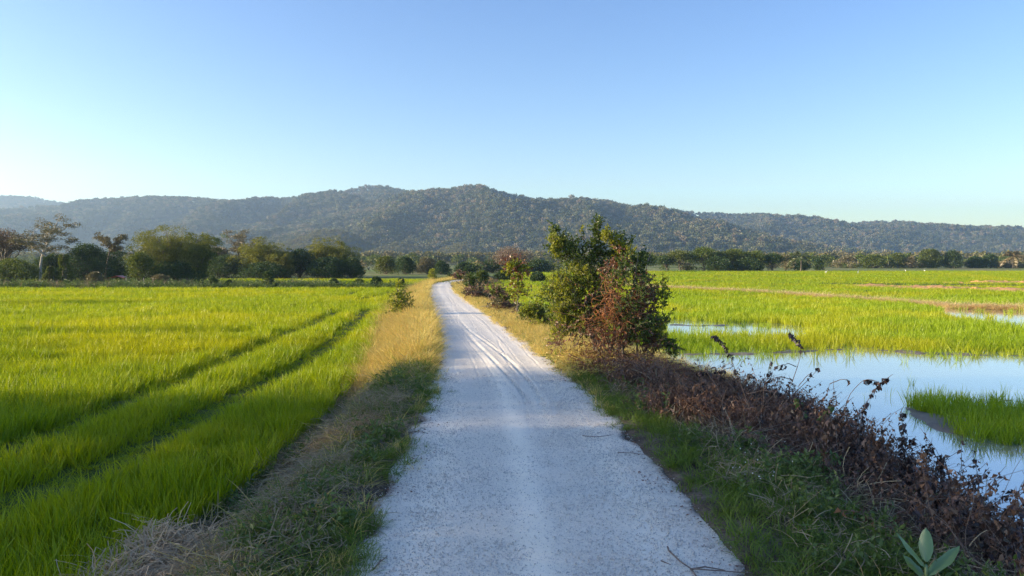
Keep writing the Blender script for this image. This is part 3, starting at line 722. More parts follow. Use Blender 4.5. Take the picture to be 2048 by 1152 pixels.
# ------------------------------------------------------------------ trees
def limb(r, p0, d0, L_, n=7, wob=0.12, grav=0.0):
    p = [np.array(p0, float)]; d = np.array(d0, float); d /= np.linalg.norm(d)
    for k in range(n - 1):
        d = d + r.normal(0, wob, 3) + np.array((0, 0, grav)); d /= np.linalg.norm(d)
        p.append(p[-1] + d * L_ / (n - 1))
    return np.array(p)
def clump_leaves(g, r, c, rad, n, size, flat=0.75, aspect=0.5, droop=0.0):
    d = unit(r.normal(size=(n, 3)) + (0, 0, 0.25)); rr = r.uniform(0.35, 1.0, n) ** 0.6
    p = c + d * rr[:, None] * rad * np.array((1, 1, flat))
    leaves(g, p, d + r.normal(0, .6, (n, 3)) + (0, 0, -droop), size * r.uniform(.6, 1.3, n), aspect, r)
def tree(name, label, cat, loc, H, W, kind, leaf, group=None, seed=1, bark='bark', trunk=0.35, dens=1.0, ls=None, rz=0):
    """H height, W crown width in metres"""
    r = np.random.default_rng(seed)
    t = thing(name, label, cat, loc, group, rz)
    gt, gc = Geo(), Geo()
    ls = ls or max(0.09, 0.0018 * loc[1])
    if kind == 'broad' or kind == 'bushy':
        tr = H * (trunk if kind == 'broad' else 0.08)
        tp = limb(r, (0, 0, -0.3), (0, 0, 1), tr + H * .25, 6, 0.06)
        tube(gt, tp, np.linspace(H * .032, H * .016, 6), 7)
        cz = (tr + H) / 2; rz_ = (H - tr) / 2
        nc = int((38 if kind == 'bushy' else 34) * max(1, (W / H)) * dens)
        for k in range(nc):
            rr = r.uniform(.5, 1.0); crad = min(W * r.uniform(.10, .19), H * .28)
            if kind == 'bushy':
                a = r.uniform(0, 6.283); q = r.uniform(0, 1) ** .85; wob = .8 + .35 * math.sin(a * 2 + seed) * math.sin(a + seed * 2)
                rad = (W / 2 - crad * .7) * math.sqrt(max(0.03, 1 - q ** 2.2)) * rr * wob
                c = np.array((rad * math.cos(a), rad * math.sin(a), crad * .5 + q * (H - crad * 1.3)))
            else:
                d = unit(r.normal(size=3)); d[2] = abs(d[2]) - 0.45 * r.uniform(0, 1)
                c = np.array((d[0] * (W / 2 - crad * .7) * rr, d[1] * (W / 2 - crad * .7) * rr, cz + d[2] * (rz_ - crad * .6) * rr))
            b = tp[r.integers(1 if kind == 'bushy' else 3, 6)]
            mid = (b + c) / 2 + r.normal(0, W * .04, 3)
            tube(gt, np.array([b, mid, c]), [H * .012, H * .008, H * .003], 4)
            clump_leaves(gc, r, c, crad, int(190 * dens * (crad / (W * .15)) ** 2 * min(2.2, (W * .15 / (ls * 5)) ** 1.2)), ls, 0.75)
    elif kind == 'bamboo':
        nc = int(26 * dens)
        for k in range(nc):
            a = r.uniform(0, 6.283); lean = r.uniform(.05, 1.0) * (W / H) * .5
            L_ = H * r.uniform(.65, 1.08)
            tt = np.linspace(0, 1, 8)
            b = np.array((r.normal(0, W * .05), r.normal(0, W * .05), -.2))
            p = b + np.stack([np.cos(a) * lean * H * tt ** 2.0, np.sin(a) * lean * H * tt ** 2.0, L_ * (tt - .10 * lean * 2 * tt ** 4)], 1)
            tube(gt, p, np.linspace(.05, .012, 8), 4)
            for j in range(13):
                s = r.uniform(.18, 1.02); q = np.array([np.interp(s, tt, p[:, i]) for i in range(3)])
                out = np.array((math.cos(a), math.sin(a), 0)) * W * .06 * r.uniform(0, 2) + r.normal(0, W * .055, 3)
                c = q + out; c[2] = max(c[2], .3)
                n = int(72 * dens); cr = W * r.uniform(.05, .095)
                d = unit(r.normal(size=(n, 3))); pp = c + d * (r.uniform(.1, 1, n) ** .5)[:, None] * cr * (1.15, 1.15, .6)
                pp[:, 2] -= 0.35 * np.hypot(pp[:, 0] - q[0], pp[:, 1] - q[1])
                leaves(gc, pp, d * (1, 1, .4) + (0, 0, -.65), ls * 1.35 * r.uniform(.6, 1.4, n), .26, r)
    elif kind in ('sparse', 'umbrella'):
        th = H * trunk
        tp = limb(r, (0, 0, -.3), (r.normal(0, .05), r.normal(0, .05), 1), th * 1.05, 9, 0.05)
        tube(gt, tp, np.linspace(H * .018, H * .010, 9), 7)
        top = tp[-1]
        nb = 9
        for k in range(nb):
            a = k * 2.4 + r.normal(0, .3); up = r.uniform(.35, 2.4) if kind == 'sparse' else r.uniform(.45, .8)
            s = top + (0, 0, -r.uniform(0, .15) * H)
            L_ = min(W * .5 / max(.35, math.cos(math.atan(up))), (H - th) * 1.0 / math.sin(math.atan(up))) * r.uniform(.75, 1.02)
            lp = limb(r, s, (math.cos(a), math.sin(a), up), L_, 7, .13, -.02)
            tube(gt, lp, np.linspace(H * .011, H * .003, 7), 5)
            for j in range(7):
                m = lp[r.integers(2, 7)]; sp = limb(r, m, unit(r.normal(size=3) * (1, 1, .35) + (math.cos(a) * .5, math.sin(a) * .5, .35)), W * r.uniform(.08, .17), 4, .2)
                tube(gt, sp, np.linspace(H * .004, H * .0015, 4), 3)
                for c in sp[1:]:
                    clump_leaves(gc, r, c, W * r.uniform(.05, .10), int(30 * dens), ls, .35, .5)
    if kind == 'bushy' and False: pass
    obj('trunk', gt.mesh('trunk', M[bark], True), t)
    obj('crown', gc.mesh('crown', M[leaf]), t)
    return t
def place(u, vb, zg=-0.55, d=None):
    if d is None:
        x, y = P(u, vb, zg); return (x, y, zg)
    return ((u - CU) / FPX * d * (1 / ct) * 1.0, d, zg)
def treepx(name, label, cat, u, d, vtop, wpx, kind, leaf, **kw):
    """tree at distance d whose crown top shows at picture row vtop"""
    zt = PD(u, vtop, d)[2]; x = PD(u, vtop, d)[0]
    zg = float(T(x, d)); H = zt - zg
    return tree(name, label, cat, (x, d, zg), H, wpx / FPX * d, kind, leaf, seed=int(u * 7 + d), **kw)
GL = 'trees at the far edge of the left rice field'
TL = [
 ('brown_leaved_tree', 'reddish brown leaved tree at the left picture edge beside the tall thin tree', 5, 100, 448, 120, 'broad', 'tbrown', dict(dens=1.15, trunk=.25)),
 ('tall_tree', 'tall thin tree with pale trunk and wide airy olive crown', 74, 92, 410, 112, 'sparse', 'tolive', dict(trunk=.5, bark='barkpale', dens=1.3, ls=.17)),
 ('umbrella_tree', 'small flat topped tree with thin trunk rising above dark thicket', 209, 105, 455, 56, 'umbrella', 'tolive', dict(trunk=.72, dens=.8)),
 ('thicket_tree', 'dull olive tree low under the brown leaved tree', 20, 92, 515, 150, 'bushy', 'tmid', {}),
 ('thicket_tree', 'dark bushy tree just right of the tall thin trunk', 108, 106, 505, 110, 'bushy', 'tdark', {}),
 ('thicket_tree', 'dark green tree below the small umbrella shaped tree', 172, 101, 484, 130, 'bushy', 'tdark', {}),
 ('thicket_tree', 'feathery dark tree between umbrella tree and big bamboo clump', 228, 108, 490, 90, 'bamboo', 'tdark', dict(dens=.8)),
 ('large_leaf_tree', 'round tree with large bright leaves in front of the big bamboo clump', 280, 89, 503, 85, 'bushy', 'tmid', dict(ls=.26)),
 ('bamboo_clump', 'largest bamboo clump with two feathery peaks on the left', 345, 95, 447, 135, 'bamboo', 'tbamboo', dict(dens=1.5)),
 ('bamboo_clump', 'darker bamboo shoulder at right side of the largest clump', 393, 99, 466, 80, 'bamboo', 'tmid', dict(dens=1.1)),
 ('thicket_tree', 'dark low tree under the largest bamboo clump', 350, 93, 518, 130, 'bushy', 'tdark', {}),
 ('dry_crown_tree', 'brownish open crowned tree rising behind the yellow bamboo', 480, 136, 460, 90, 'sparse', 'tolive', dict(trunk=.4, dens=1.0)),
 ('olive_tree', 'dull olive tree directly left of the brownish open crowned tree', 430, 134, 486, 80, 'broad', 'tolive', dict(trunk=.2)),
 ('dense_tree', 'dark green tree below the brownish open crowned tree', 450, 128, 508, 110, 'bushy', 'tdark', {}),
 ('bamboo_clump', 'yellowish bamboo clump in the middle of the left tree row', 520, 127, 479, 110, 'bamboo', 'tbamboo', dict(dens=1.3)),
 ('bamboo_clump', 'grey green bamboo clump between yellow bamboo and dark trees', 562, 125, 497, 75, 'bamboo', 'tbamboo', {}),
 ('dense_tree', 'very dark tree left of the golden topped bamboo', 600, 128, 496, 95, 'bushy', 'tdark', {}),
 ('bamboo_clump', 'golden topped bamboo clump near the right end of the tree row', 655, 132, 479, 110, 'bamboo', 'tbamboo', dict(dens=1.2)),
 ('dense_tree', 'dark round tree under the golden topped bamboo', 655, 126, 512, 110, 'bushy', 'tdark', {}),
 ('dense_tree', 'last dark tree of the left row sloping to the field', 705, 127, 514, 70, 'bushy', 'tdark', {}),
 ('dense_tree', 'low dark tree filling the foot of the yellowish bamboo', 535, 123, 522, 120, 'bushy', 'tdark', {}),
]
for nm, lb, u, d, vt, w, kd, lf, kw in TL:
    treepx(nm, lb, 'bamboo' if 'bamboo' in nm else 'tree', u, d, vt, w, kd, lf, group=GL, **kw)
TC = [
 ('field_tree', 'olive tree left of centre just past the long tree row', 772, 165, 511, 60, 'bushy', 'tmid', {}),
 ('field_tree', 'darker round tree between two olive ones left of the track end', 812, 162, 512, 55, 'bushy', 'tdark', {}),
 ('field_tree', 'yellowish round tree above the far end of the track', 855, 168, 512, 56, 'bushy', 'tpale', {}),
 ('field_tree', 'dark low tree right of the yellowish round tree', 882, 160, 521, 40, 'bushy', 'tdark', {}),
 ('bare_tree', 'wide leafless reddish tree behind the slender sapling', 1025, 118, 488, 104, 'broad', 'tred', dict(trunk=.22, dens=.8, ls=.13)),
 ('field_tree', 'dark hedge tree beyond the green field behind the sapling', 985, 190, 520, 90, 'bushy', 'tdark', {}),
 ('field_tree', 'dark hedge tree just left of the large roadside bush', 1075, 185, 519, 80, 'bushy', 'tdark', {}),
 ('field_tree', 'dark low tree in the centre beyond the track bend', 930, 175, 524, 60, 'bushy', 'tdark', {}),
]
for nm, lb, u, d, vt, w, kd, lf, kw in TC:
    treepx(nm, lb, 'tree', u, d, vt, w, kd, lf, group='trees beyond the bend of the track', **kw)
TR = [
 ('edge_tree', 'green tree half hidden right of the large roadside bush', 1283, 200, 500, 75, 'broad', 'tmid', dict(trunk=.12)),
 ('edge_tree', 'small dark tree left of the one with a forked trunk', 1335, 215, 508, 46, 'broad', 'tdark', dict(trunk=.15)),
 ('edge_tree', 'yellow green tree with a visible forked trunk', 1360, 213, 498, 52, 'broad', 'tmid', dict(trunk=.3)),
 ('edge_tree', 'tallest round tree of the dark group on the right', 1408, 214, 489, 70, 'broad', 'tmid', dict(trunk=.12)),
 ('edge_tree', 'wide tree with yellowish top in the middle of the dark group', 1465, 215, 495, 80, 'broad', 'tmid', dict(trunk=.15)),
 ('edge_tree', 'dark tree right of the yellowish topped wide tree', 1508, 214, 497, 60, 'broad', 'tmid', dict(trunk=.15)),
 ('edge_tree', 'dark round tree at the right end of the group', 1546, 213, 502, 52, 'broad', 'tdark', dict(trunk=.12)),
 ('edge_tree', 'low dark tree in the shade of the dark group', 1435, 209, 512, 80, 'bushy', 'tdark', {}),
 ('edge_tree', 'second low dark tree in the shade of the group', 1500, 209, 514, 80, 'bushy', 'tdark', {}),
 ('edge_tree', 'thin pale tree left of the coconut palm', 1572, 225, 502, 24, 'broad', 'tpale', dict(trunk=.2)),
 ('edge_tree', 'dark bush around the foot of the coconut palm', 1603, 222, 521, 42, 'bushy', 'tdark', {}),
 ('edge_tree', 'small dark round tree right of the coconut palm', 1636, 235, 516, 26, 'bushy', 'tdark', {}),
 ('far_tree', 'olive round tree in the right distance left of a gap', 1747, 300, 508, 56, 'bushy', 'tmid', {}),
 ('far_tree', 'pale olive tree in the right distance next to the round olive one', 1695, 320, 512, 60, 'bushy', 'tpale', {}),
 ('far_tree', 'mid green tree right of the round olive tree', 1796, 300, 505, 44, 'bushy', 'tmid', {}),
 ('far_tree', 'light olive low tree before the tall rounded one', 1822, 298, 511, 30, 'bushy', 'tpale', {}),
 ('far_tree', 'tall rounded olive tree second from the dark green dome', 1860, 302, 496, 66, 'bushy', 'tmid', {}),
 ('far_tree', 'dark green dome shaped tree in the right distance', 1908, 300, 499, 50, 'bushy', 'tdark', {}),
 ('far_tree', 'low dark tree right of the dark green dome', 1950, 305, 512, 50, 'bushy', 'tdark', {}),
 ('far_tree', 'bumpy dark tree left of the pale palm', 1982, 304, 508, 36, 'bushy', 'tdark', {}),
 ('far_tree', 'low pale bush under the pale palm', 2020, 306, 520, 60, 'bushy', 'tpale', {}),
 ('far_tree', 'dull tree at the right picture edge behind the pale palm', 2052, 330, 508, 50, 'bushy', 'tpale', {}),
]
for nm, lb, u, d, vt, w, kd, lf, kw in TR:
    treepx(nm, lb, 'tree', u, d, vt, w, kd, lf, group='trees beyond the right paddies', **kw)

# palms
def palm(label, u, d, vtop, vcrown, mat, seed):
    r = np.random.default_rng(seed)
    p = PD(u, vcrown, d); zg = float(T(p[0], d)); h = p[2] - zg; R_ = PD(u, vtop, d)[2] - p[2]
    t = thing('palm_tree', label, 'palm tree', (p[0], d, zg))
    g = Geo(); tube(g, [(0, 0, -.2), (.1, 0, h * .35), (.05, 0, h * .7), (0, 0, h)], [.26, .2, .17, .15], 7); obj('trunk', g.mesh('trunk', M['bark'], True), t)
    for k in range(18):
        a = k * 2.4; el = r.uniform(-.5, 1.25); L_ = R_ * 2.3 * r.uniform(.85, 1.1)
        tt = np.linspace(0, 1, 9)
        dr = np.array((math.cos(a), math.sin(a), 0))
        pp = np.array((0, 0, h)) + dr * (math.cos(el) * L_ * tt)[:, None] + np.array((0, 0, 1)) * (math.sin(el) * L_ * tt - .55 * L_ * tt ** 2)[:, None]
        g = Geo(); tube(g, pp, np.linspace(.05, .015, 9), 3)
        n = 56; s = np.repeat(np.linspace(.12, 1, n // 2), 2); sg = np.tile([1, -1], n // 2)
        c = np.stack([np.interp(s, tt, pp[:, i]) for i in range(3)], 1)
        sd = np.array((-math.sin(a), math.cos(a), 0))
        leaves(g, c, sd * sg[:, None] + dr * .5 + (0, 0, -.45), L_ * .30 * np.sin(np.clip(s * 2.6 + .35, 0, 3.0)), .26, r)
        obj('frond', g.mesh('frond', M[mat]), t)
palm('dark coconut palm standing right of the dark tree group', 1602, 205, 500, 512, 'palm', 5)
palm('pale yellowish palm at far right beyond the paddies', 2026, 296, 500, 512, 'palmdry', 6)

# off-picture trees to the left whose long shadows cross the foreground and field
for k, (x_, y_, H_, W_, lb) in enumerate([
    (-31, 10.6, 15, 10, 'tall dense tree nearest the camera beyond the left edge'), (-33, 1.0, 15, 12, 'tall dense tree level with the camera far to the left'),
    (-30, -8, 15, 14, 'tall dense tree behind the camera on the left side'), (-36, -17, 13, 13, 'wide dense tree farthest behind the camera'),
    (-27, 6.8, 10, 10, 'lower bushy tree filling between two tall ones on the left'), (-25, -2, 10.5, 12, 'lower bushy tree left and slightly behind the camera'),
    (-46, 3, 17, 14, 'second row tall tree left of the camera'), (-46, -12, 17, 15, 'second row tall tree behind the camera on the left'), (-43, 10.0, 15.5, 9, 'second row tree next to the open field'),
    (-46, 27.5, 9.6, 4.5, 'slim tree beyond the left edge shading the middle of the field'), (-50, 20.8, 10.2, 2.2, 'narrow tree beyond the left edge in front of the slim one'),
    (-62, 47, 11, 7.0, 'tree far beyond the left edge shading the back of the field'), (-62, 36, 11.0, 2.6, 'farthest of the trees standing beyond the left edge')]):
    tree('shade_tree', lb, 'tree', (x_, y_, -.5), H_, W_, 'bushy', 'tdark', 'trees beyond the left picture edge', seed=300 + k, ls=.28 if W_ > 8 else .17, dens=.95)

# low bushes and vines
def bush(name, label, u, d, vtop, wpx, leaf, vb=None, ls=None, dens=1.0, group=None):
    x = (u - CU) / FPX * d; zg = float(T(x, d)); zt = PD(u, vtop, d)[2]
    return tree(name, label, 'bush', (x, d, zg), zt - zg, wpx / FPX * d, 'bushy', leaf, group, seed=int(u + d * 3), ls=ls, dens=dens)
GB = 'low bushes on the field bunds'
for lb, u, d, vt, w, lf in [
    ('small dark bush below the big bamboo clump right side', 427, 83, 549, 24, 'tdark'), ('tiny dark bush left of the small dark round one', 402, 83, 560, 16, 'tdark'),
    ('flat dark bush on the bund right of the small dark one', 458, 83, 560, 22, 'tdark'), ('dark round bush standing alone on the bund before the row', 537, 82, 541, 34, 'tdark'),
    ('low bush on the bund before the end of the tree row', 668, 83, 556, 24, 'tdark'), ('dark bush on the bund near the sloping row end', 752, 84, 553, 34, 'tdark'),
    ('dark bush between two bund bushes left of the track', 718, 86, 558, 30, 'tmid'), ('dark bush behind the leafy sapling on the left', 802, 84, 556, 22, 'tdark'),
    ('yellow green bush beside the far end of the track', 865, 96, 537, 26, 'bushl'), ('dark bush right at the vanishing end of the track', 900, 104, 547, 18, 'tdark'),
    ('brownish bush with open twigs below the umbrella tree', 190, 86, 543, 44, 'tolive'), ('pale weedy bush near the left picture edge', 60, 86, 562, 70, 'tmid'),
    ('brown bush under the large bright leaved tree', 320, 86, 548, 60, 'tolive'), ('low scrubby bush at the bottom of the far left trees', 8, 87, 556, 60, 'tmid'),
    ('bushy hedge on the bund left of the slender sapling', 965, 92, 541, 40, 'tmid'), ('hedge on the bund directly behind the slender sapling', 1010, 110, 540, 60, 'tdark'),
    ('dark hedge on the bund touching the large bush', 1075, 102, 543, 44, 'tdark'), ('round bush on the bund right of the track end', 935, 118, 537, 24, 'tdark')]:
    bush('bund_bush', lb, u, d, vt, w, lf, group=GB)
# vine-wrapped stumps
for lb, u, vt, w, d in [('taller vine wrapped stump below the dark thicket', 128, 509, 26, 88), ('shorter vine wrapped stump left of the taller one', 101, 533, 20, 87)]:
    x = (u - CU) / FPX * d; H_ = PD(u, vt, d)[2] + .5; r = np.random.default_rng(u)
    t = thing('vine_stump', lb, 'vine stump', (x, d, -.5)); g = Geo(); tube(g, [(0, 0, 0), (.1, 0, H_ * .5), (0, 0, H_ * .96)], [.3, .25, .2], 8); obj('trunk', g.mesh('trunk', M['bark'], True), t)
    g = Geo(); n = 3800; zz = r.uniform(0, 1, n); a = r.uniform(0, 6.28, n); rr = w / FPX * d * .5 * (0.2 + 1.4 * fbm(zz * 4, a * 1.3, 3 + u, 2)) * r.uniform(.75, 1.1, n) * (1.15 - .75 * zz ** 3)
    leaves(g, np.stack([rr * np.cos(a), rr * np.sin(a), zz * H_], 1), np.stack([np.cos(a), np.sin(a), np.full(n, -.5)], 1) + r.normal(0, .5, (n, 3)), .17, .6, r); obj('vine_leaves', g.mesh('vine_leaves', M['tmid']), t)

# mid-distance woodland and hills ------------------------------------------------
def blob_tree(g, r, H, W, n, sz, trunk=.25):
    c = []; tube(g, [(0, 0, -2), (0, 0, H * .6)], [H * .018, H * .012], 3)
    for k in range(6):
        d = unit(r.normal(size=3)); d[2] = abs(d[2]) * .8 - .2
        cc = np.array((d[0] * W * .26, d[1] * W * .26, H * (1 + trunk) / 2 + d[2] * H * (1 - trunk) * .3)); m = n // 6
        dd = unit(r.normal(size=(m, 3)) + (0, 0, .3)); p = cc + dd * W * .24 * (1, 1, .8)
        leaves(g, p - unit(r.normal(size=(m, 3))) * sz * .4, r.normal(size=(m, 3)), sz * r.uniform(.6, 1.3, m), .8, r)
HP = proto(lambda g, r: blob_tree(g, r, r.uniform(14, 19), r.uniform(11, 16), 150, 2.6), 6, M['hill'], 'hill_tree') + \
     proto(lambda g, r: blob_tree(g, r, r.uniform(15, 21), r.uniform(10, 14), 130, 2.3, .35), 3, M['hill2'], 'hill_tree_pale')
SP = proto(lambda g, r: blob_tree(g, r, r.uniform(7, 9), r.uniform(6, 8), 150, 1.3, .15), 5, M['scrub'], 'plantation_tree')

def crest(pts, D, lift):
    px = np.array(pts, float); X = (px[:, 0] - CU) / FPX * D; Hh = (HV - (px[:, 1] + lift)) / FPX * D + CAMZ
    return X, Hh
def hill(name, label, pts, D, foot, back, lift, spur, seed, step=22, spacing=9.0, protos=None, pal=.25, hs=1.0):
    X, Hh = crest(pts, D, lift)
    def hf(x, y):
        Hc = np.interp(x, X, Hh)
        t = np.clip((y - foot) / (D - foot), 0, 1); tb = np.clip((y - D) / back, 0, 1)
        prof = np.where(y <= D, t ** 0.85 * (1 - .10 * np.sin(t * math.pi)), 1 - tb ** 1.5)
        wx = x + 120 * (fbm(x / 500, y / 400, seed + 5) - .5)
        n = 1 - np.abs(2 * fbm(wx / 230, y / 900, seed, 3) - 1) * 2
        n2 = fbm(x / 60, y / 60, seed + 9, 3) - .5
        env = np.sin(math.pi * np.clip(t, 0, 1)) ** .8 * (y <= D)
        return Hc * prof + env * spur * (n - .35) * Hc * .5 + n2 * 12 * env - 6 + 5.5 * sstep(0, 60, Hc * prof)
    x0, x1 = X.min(), X.max()
    xs_ = np.arange(x0, x1 + step, step); ys_ = np.arange(foot - 40, D + back + 1, step)
    me_, _, _, _ = grid_mesh(xs_, ys_, hf, name, simple(name + '_soil', (0.06, 0.07, 0.035), .95))
    tag(obj(name, me_), label, kind='structure')
    n = int((x1 - x0) * (D - foot + back * .25) / spacing ** 2)
    x = rng.uniform(x0, x1, n); y = rng.uniform(foot - 20, D + back * .25, n)
    zz = hf(x, y); k = (zz > -0.4) & (np.abs(x) < .80 * y)
    x, y, zz = x[k], y[k], zz[k]; pr = protos or HP
    if protos is None:
        pt = (fbm(x / 90, y / 90, seed + 2) > .56); idx = np.where(rng.uniform(0, 1, len(x)) < pal * (.4 + 1.6 * pt), rng.integers(6, 9, len(x)), rng.integers(0, 6, len(x)))
    else: idx = rng.integers(0, len(pr), len(x))
    scat(name + '_forest', np.stack([x, y, zz - 1], 1), pr, 'forest covering the ' + label, (.6 * hs, 1.02 * hs), .06, idx=idx)
hill('main_hill', 'central wooded hill with the highest crest', [(380, 545), (480, 515), (560, 480), (640, 440), (720, 410), (800, 388), (850, 381), (900, 378), (940, 373), (975, 376), (1000, 381), (1040, 388), (1090, 396), (1150, 396), (1220, 400), (1240, 409), (1300, 420), (1350, 435), (1400, 452), (1450, 470), (1520, 490), (1600, 515), (1700, 545)], 1900, 1150, 500, 13, 0.8, 3, hs=1.15, spacing=9.5)
hill('left_hill', 'long wooded ridge on the left behind the trees', [(-400, 470), (-200, 450), (0, 440), (90, 425), (170, 410), (230, 398), (270, 393), (330, 394), (400, 396), (440, 399), (500, 401), (540, 396), (600, 393), (650, 389), (700, 379), (745, 370), (780, 373), (830, 384), (900, 400), (1000, 430)], 2450, 1600, 400, 9, .75, 13, hs=1.15, spacing=10)
hill('far_left_hill', 'hazy farther ridge at the left picture edge', [(-500, 420), (-300, 400), (-100, 392), (0, 391), (60, 394), (100, 400), (140, 408), (200, 425), (300, 460)], 3150, 2500, 300, 5, .4, 23)
hill('right_hill', 'long hazy wooded ridge falling toward the right', [(1050, 430), (1150, 415), (1240, 411), (1300, 414), (1370, 421), (1440, 425), (1500, 427), (1560, 430), (1600, 440), (1650, 445), (1700, 445), (1750, 441), (1800, 445), (1900, 450), (1980, 456), (2010, 461), (2048, 457), (2200, 460), (2500, 480)], 2600, 1750, 400, 9, .75, 33, hs=1.15, spacing=10)
hill('foothill', 'low pale scrubby foothills before the central hill', [(420, 540), (500, 515), (545, 492), (590, 474), (640, 458), (660, 455), (700, 462), (740, 482), (770, 488), (800, 480), (840, 488), (870, 500), (900, 486), (930, 480), (960, 488), (1000, 508), (1060, 520), (1120, 535)], 1180, 900, 120, 6, .35, 43, protos=SP, spacing=6.5, step=14)

def wood(name, label, y0, y1, dens, rule, protos=None, s=(.7, 1.2)):
    x, y = band(y0, y1, dens); k = rule(x, y); x, y = x[k], y[k]
    scat(name, np.stack([x, y, T(x, y) - .3], 1), protos or SP, label, s, .05)
wood('plantation', 'pale low plantation wood on the plain in front of the hills', 480, 900, .012, lambda x, y: rng.uniform(0, 1, len(x)) < .35 + 1.1 * fbm(x / 90, y / 50, 4), s=(.8, 1.3))
SD = proto(lambda g, r: blob_tree(g, r, r.uniform(5, 7), r.uniform(6, 8), 260, .8, .05), 5, M['tmid'], 'field_wood_tree')
wood('far_field_wood', 'mixed green wood along the far side of the plain', 330, 520, .010, lambda x, y: rng.uniform(0, 1, len(x)) < sstep(.45, .6, fbm(x / 70, y / 40, 8)), SD, (.7, 1.2))

UD = proto(lambda g, r: blob_tree(g, r, r.uniform(2.2, 3.4), r.uniform(4, 6), 240, .45, .02), 4, M['tmid'], 'undergrowth_shrub') + proto(lambda g, r: blob_tree(g, r, r.uniform(2, 3), r.uniform(4, 6), 240, .45, .02), 2, M['tpale'], 'undergrowth_pale')
wood('hedgerow_undergrowth', 'low undergrowth filling the foot of the tree rows', 213, 340, .05, lambda x, y: ((np.abs(y - 222 - 6 * np.sin(x * .1)) < 6) & (x > 20) & (x < 92) | (np.abs(y - 312 - 5 * np.sin(x * .07)) < 9) & (x > 95)) & (rng.uniform(0, 1, len(x)) < .8), UD, (.5, 1.3))
wood('field_margin_scrub', 'scrubby growth along the far field margins in the centre and left', 128, 215, .06, lambda x, y: ((np.abs(y - 186 - 5 * np.sin(x * .13)) < 7) & (x > -60) & (x < 25) | (np.abs(y - 133 - 3 * np.sin(x * .2)) < 4) & (x < -28)) & (rng.uniform(0, 1, len(x)) < .7), UD, (.5, 1.2))
for lb, u, vt, d, hill_h in [('pale trunked emergent tree on the right ridge nearest the centre', 1718, 492, 1900, 18), ('white trunked tree on the right ridge above the dark dome', 1926, 484, 1950, 20), ('white trunked tree on the ridge above the pale palm', 1988, 494, 1950, 15), ('pale trunked tree low on the central hill right flank', 1392, 474, 1500, 22)]:
    p = PD(u, vt, d); t = thing('emergent_tree', lb, 'tree', (p[0], d, p[2] - hill_h), 'emergent trees on the hills'); r = np.random.default_rng(u)
    g = Geo(); tube(g, [(0, 0, -12), (0, 0, hill_h * .9)], [1.0, .7], 5); obj('trunk', g.mesh('trunk', simple('chalky_bark', (.75, .73, .68))), t)
    g = Geo(); clump_leaves(g, r, np.array((0, 0, hill_h * .95)), 4.5, 90, 1.8, .5); obj('crown', g.mesh('crown', M['hill2']), t)

# ------------------------------------------------------------------ hut, posts, egrets, soil bank
d = 94; x = (238 - CU) / FPX * d; t = thing('field_hut', 'small open hut with a red roof peeking left of the bright leaved tree', 'hut', (x, d, -.55)); t.scale = (.7, .7, .62)
g = Geo()
for sx in (-1, 1):
    g.add([(0, -1.1, 1.75), (0, 1.1, 1.75), (sx * 1.5, 1.1, 1.25), (sx * 1.5, -1.1, 1.25), (0, -1.1, 1.80), (0, 1.1, 1.80), (sx * 1.5, 1.1, 1.30), (sx * 1.5, -1.1, 1.30)],
          [(0, 1, 2, 3), (4, 5, 6, 7), (2, 3, 7, 6), (0, 3, 7, 4), (1, 2, 6, 5)])
obj('roof', g.mesh('roof', simple('red_roof_sheet', (.42, .07, .06), .5)), t)
pm = None
for sx in (-1.3, 1.3):
    for sy in (-.9, .9):
        if pm is None: g = Geo(); tube(g, [(0, 0, 0), (0, 0, 1.3)], .05, 6); pm = g.mesh('post', M['bark'])
        obj('post', pm, t, (sx, sy, 0))
g = Geo(); tube(g, [(0, 0, -.2), (.01, 0, .5), (0, .01, 1.0)], [.045, .04, .035], 6); fp = g.mesh('fence_post', M['barkpale'])
for lb, u, d in [('weathered fence post left of the large bright leaved tree', 252, 86), ('weathered fence post below the large bright leaved tree', 287, 85.5), ('weathered fence post below the big bamboo clump', 306, 85)]:
    tag(obj('fence_post', fp, None, ((u - CU) / FPX * d, d, -.55)), lb, 'post', 'fence posts at the field edge')
def egret_mesh():
    g = Geo(); tube(g, [(-.26, 0, .30), (-.15, 0, .33), (0, 0, .36), (.12, 0, .40), (.17, 0, .46), (.15, 0, .54), (.18, 0, .62), (.22, 0, .65), (.30, 0, .64)], [.01, .05, .085, .07, .035, .022, .022, .026, .006], 8)
    for s in (-.03, .03): tube(g, [(.0, s, .30), (.02, s, .15), (.0, s, 0)], .008, 4)
    return g.mesh('egret', simple('white_feathers', (.85, .85, .82)), True)
em = egret_mesh()
for lb, u, v in [('white egret in the paddy right of the coconut palm', 1652, 546), ('white egret alone in the paddy before the olive round tree', 1716, 546), ('white egret in the paddy before the tall rounded tree', 1811, 543), ('white egret in the paddy nearest the dark dome tree', 1849, 543)]:
    x, y = P(u, v, -.05 if u > 700 else -.2); o = obj('egret', em, None, (x, y, -.2 if u > 700 else -.66)); o.scale = (1.0,) * 3; o.rotation_euler = (0, 0, u); tag(o, lb, 'egret', 'egrets in the paddies')
m, N, L = newmat('orange_soil'); gg = pos(N); f = noise(N, L, gg.outputs['Position'], .9, 5, .7); p = N.new('ShaderNodeBsdfPrincipled')
L.new(mixc(N, L, ramp(N, L, f, .35, .65), (.66, .34, .12), (.46, .26, .11)), p.inputs['Base Color']); p.inputs['Roughness'].default_value = .95
bp = N.new('ShaderNodeBump'); bp.inputs['Strength'].default_value = 1; bp.inputs['Distance'].default_value = .2; L.new(f, bp.inputs['Height']); L.new(bp.outputs[0], p.inputs['Normal'])
o_ = N.new('ShaderNodeOutputMaterial'); L.new(p.outputs[0], o_.inputs[0])
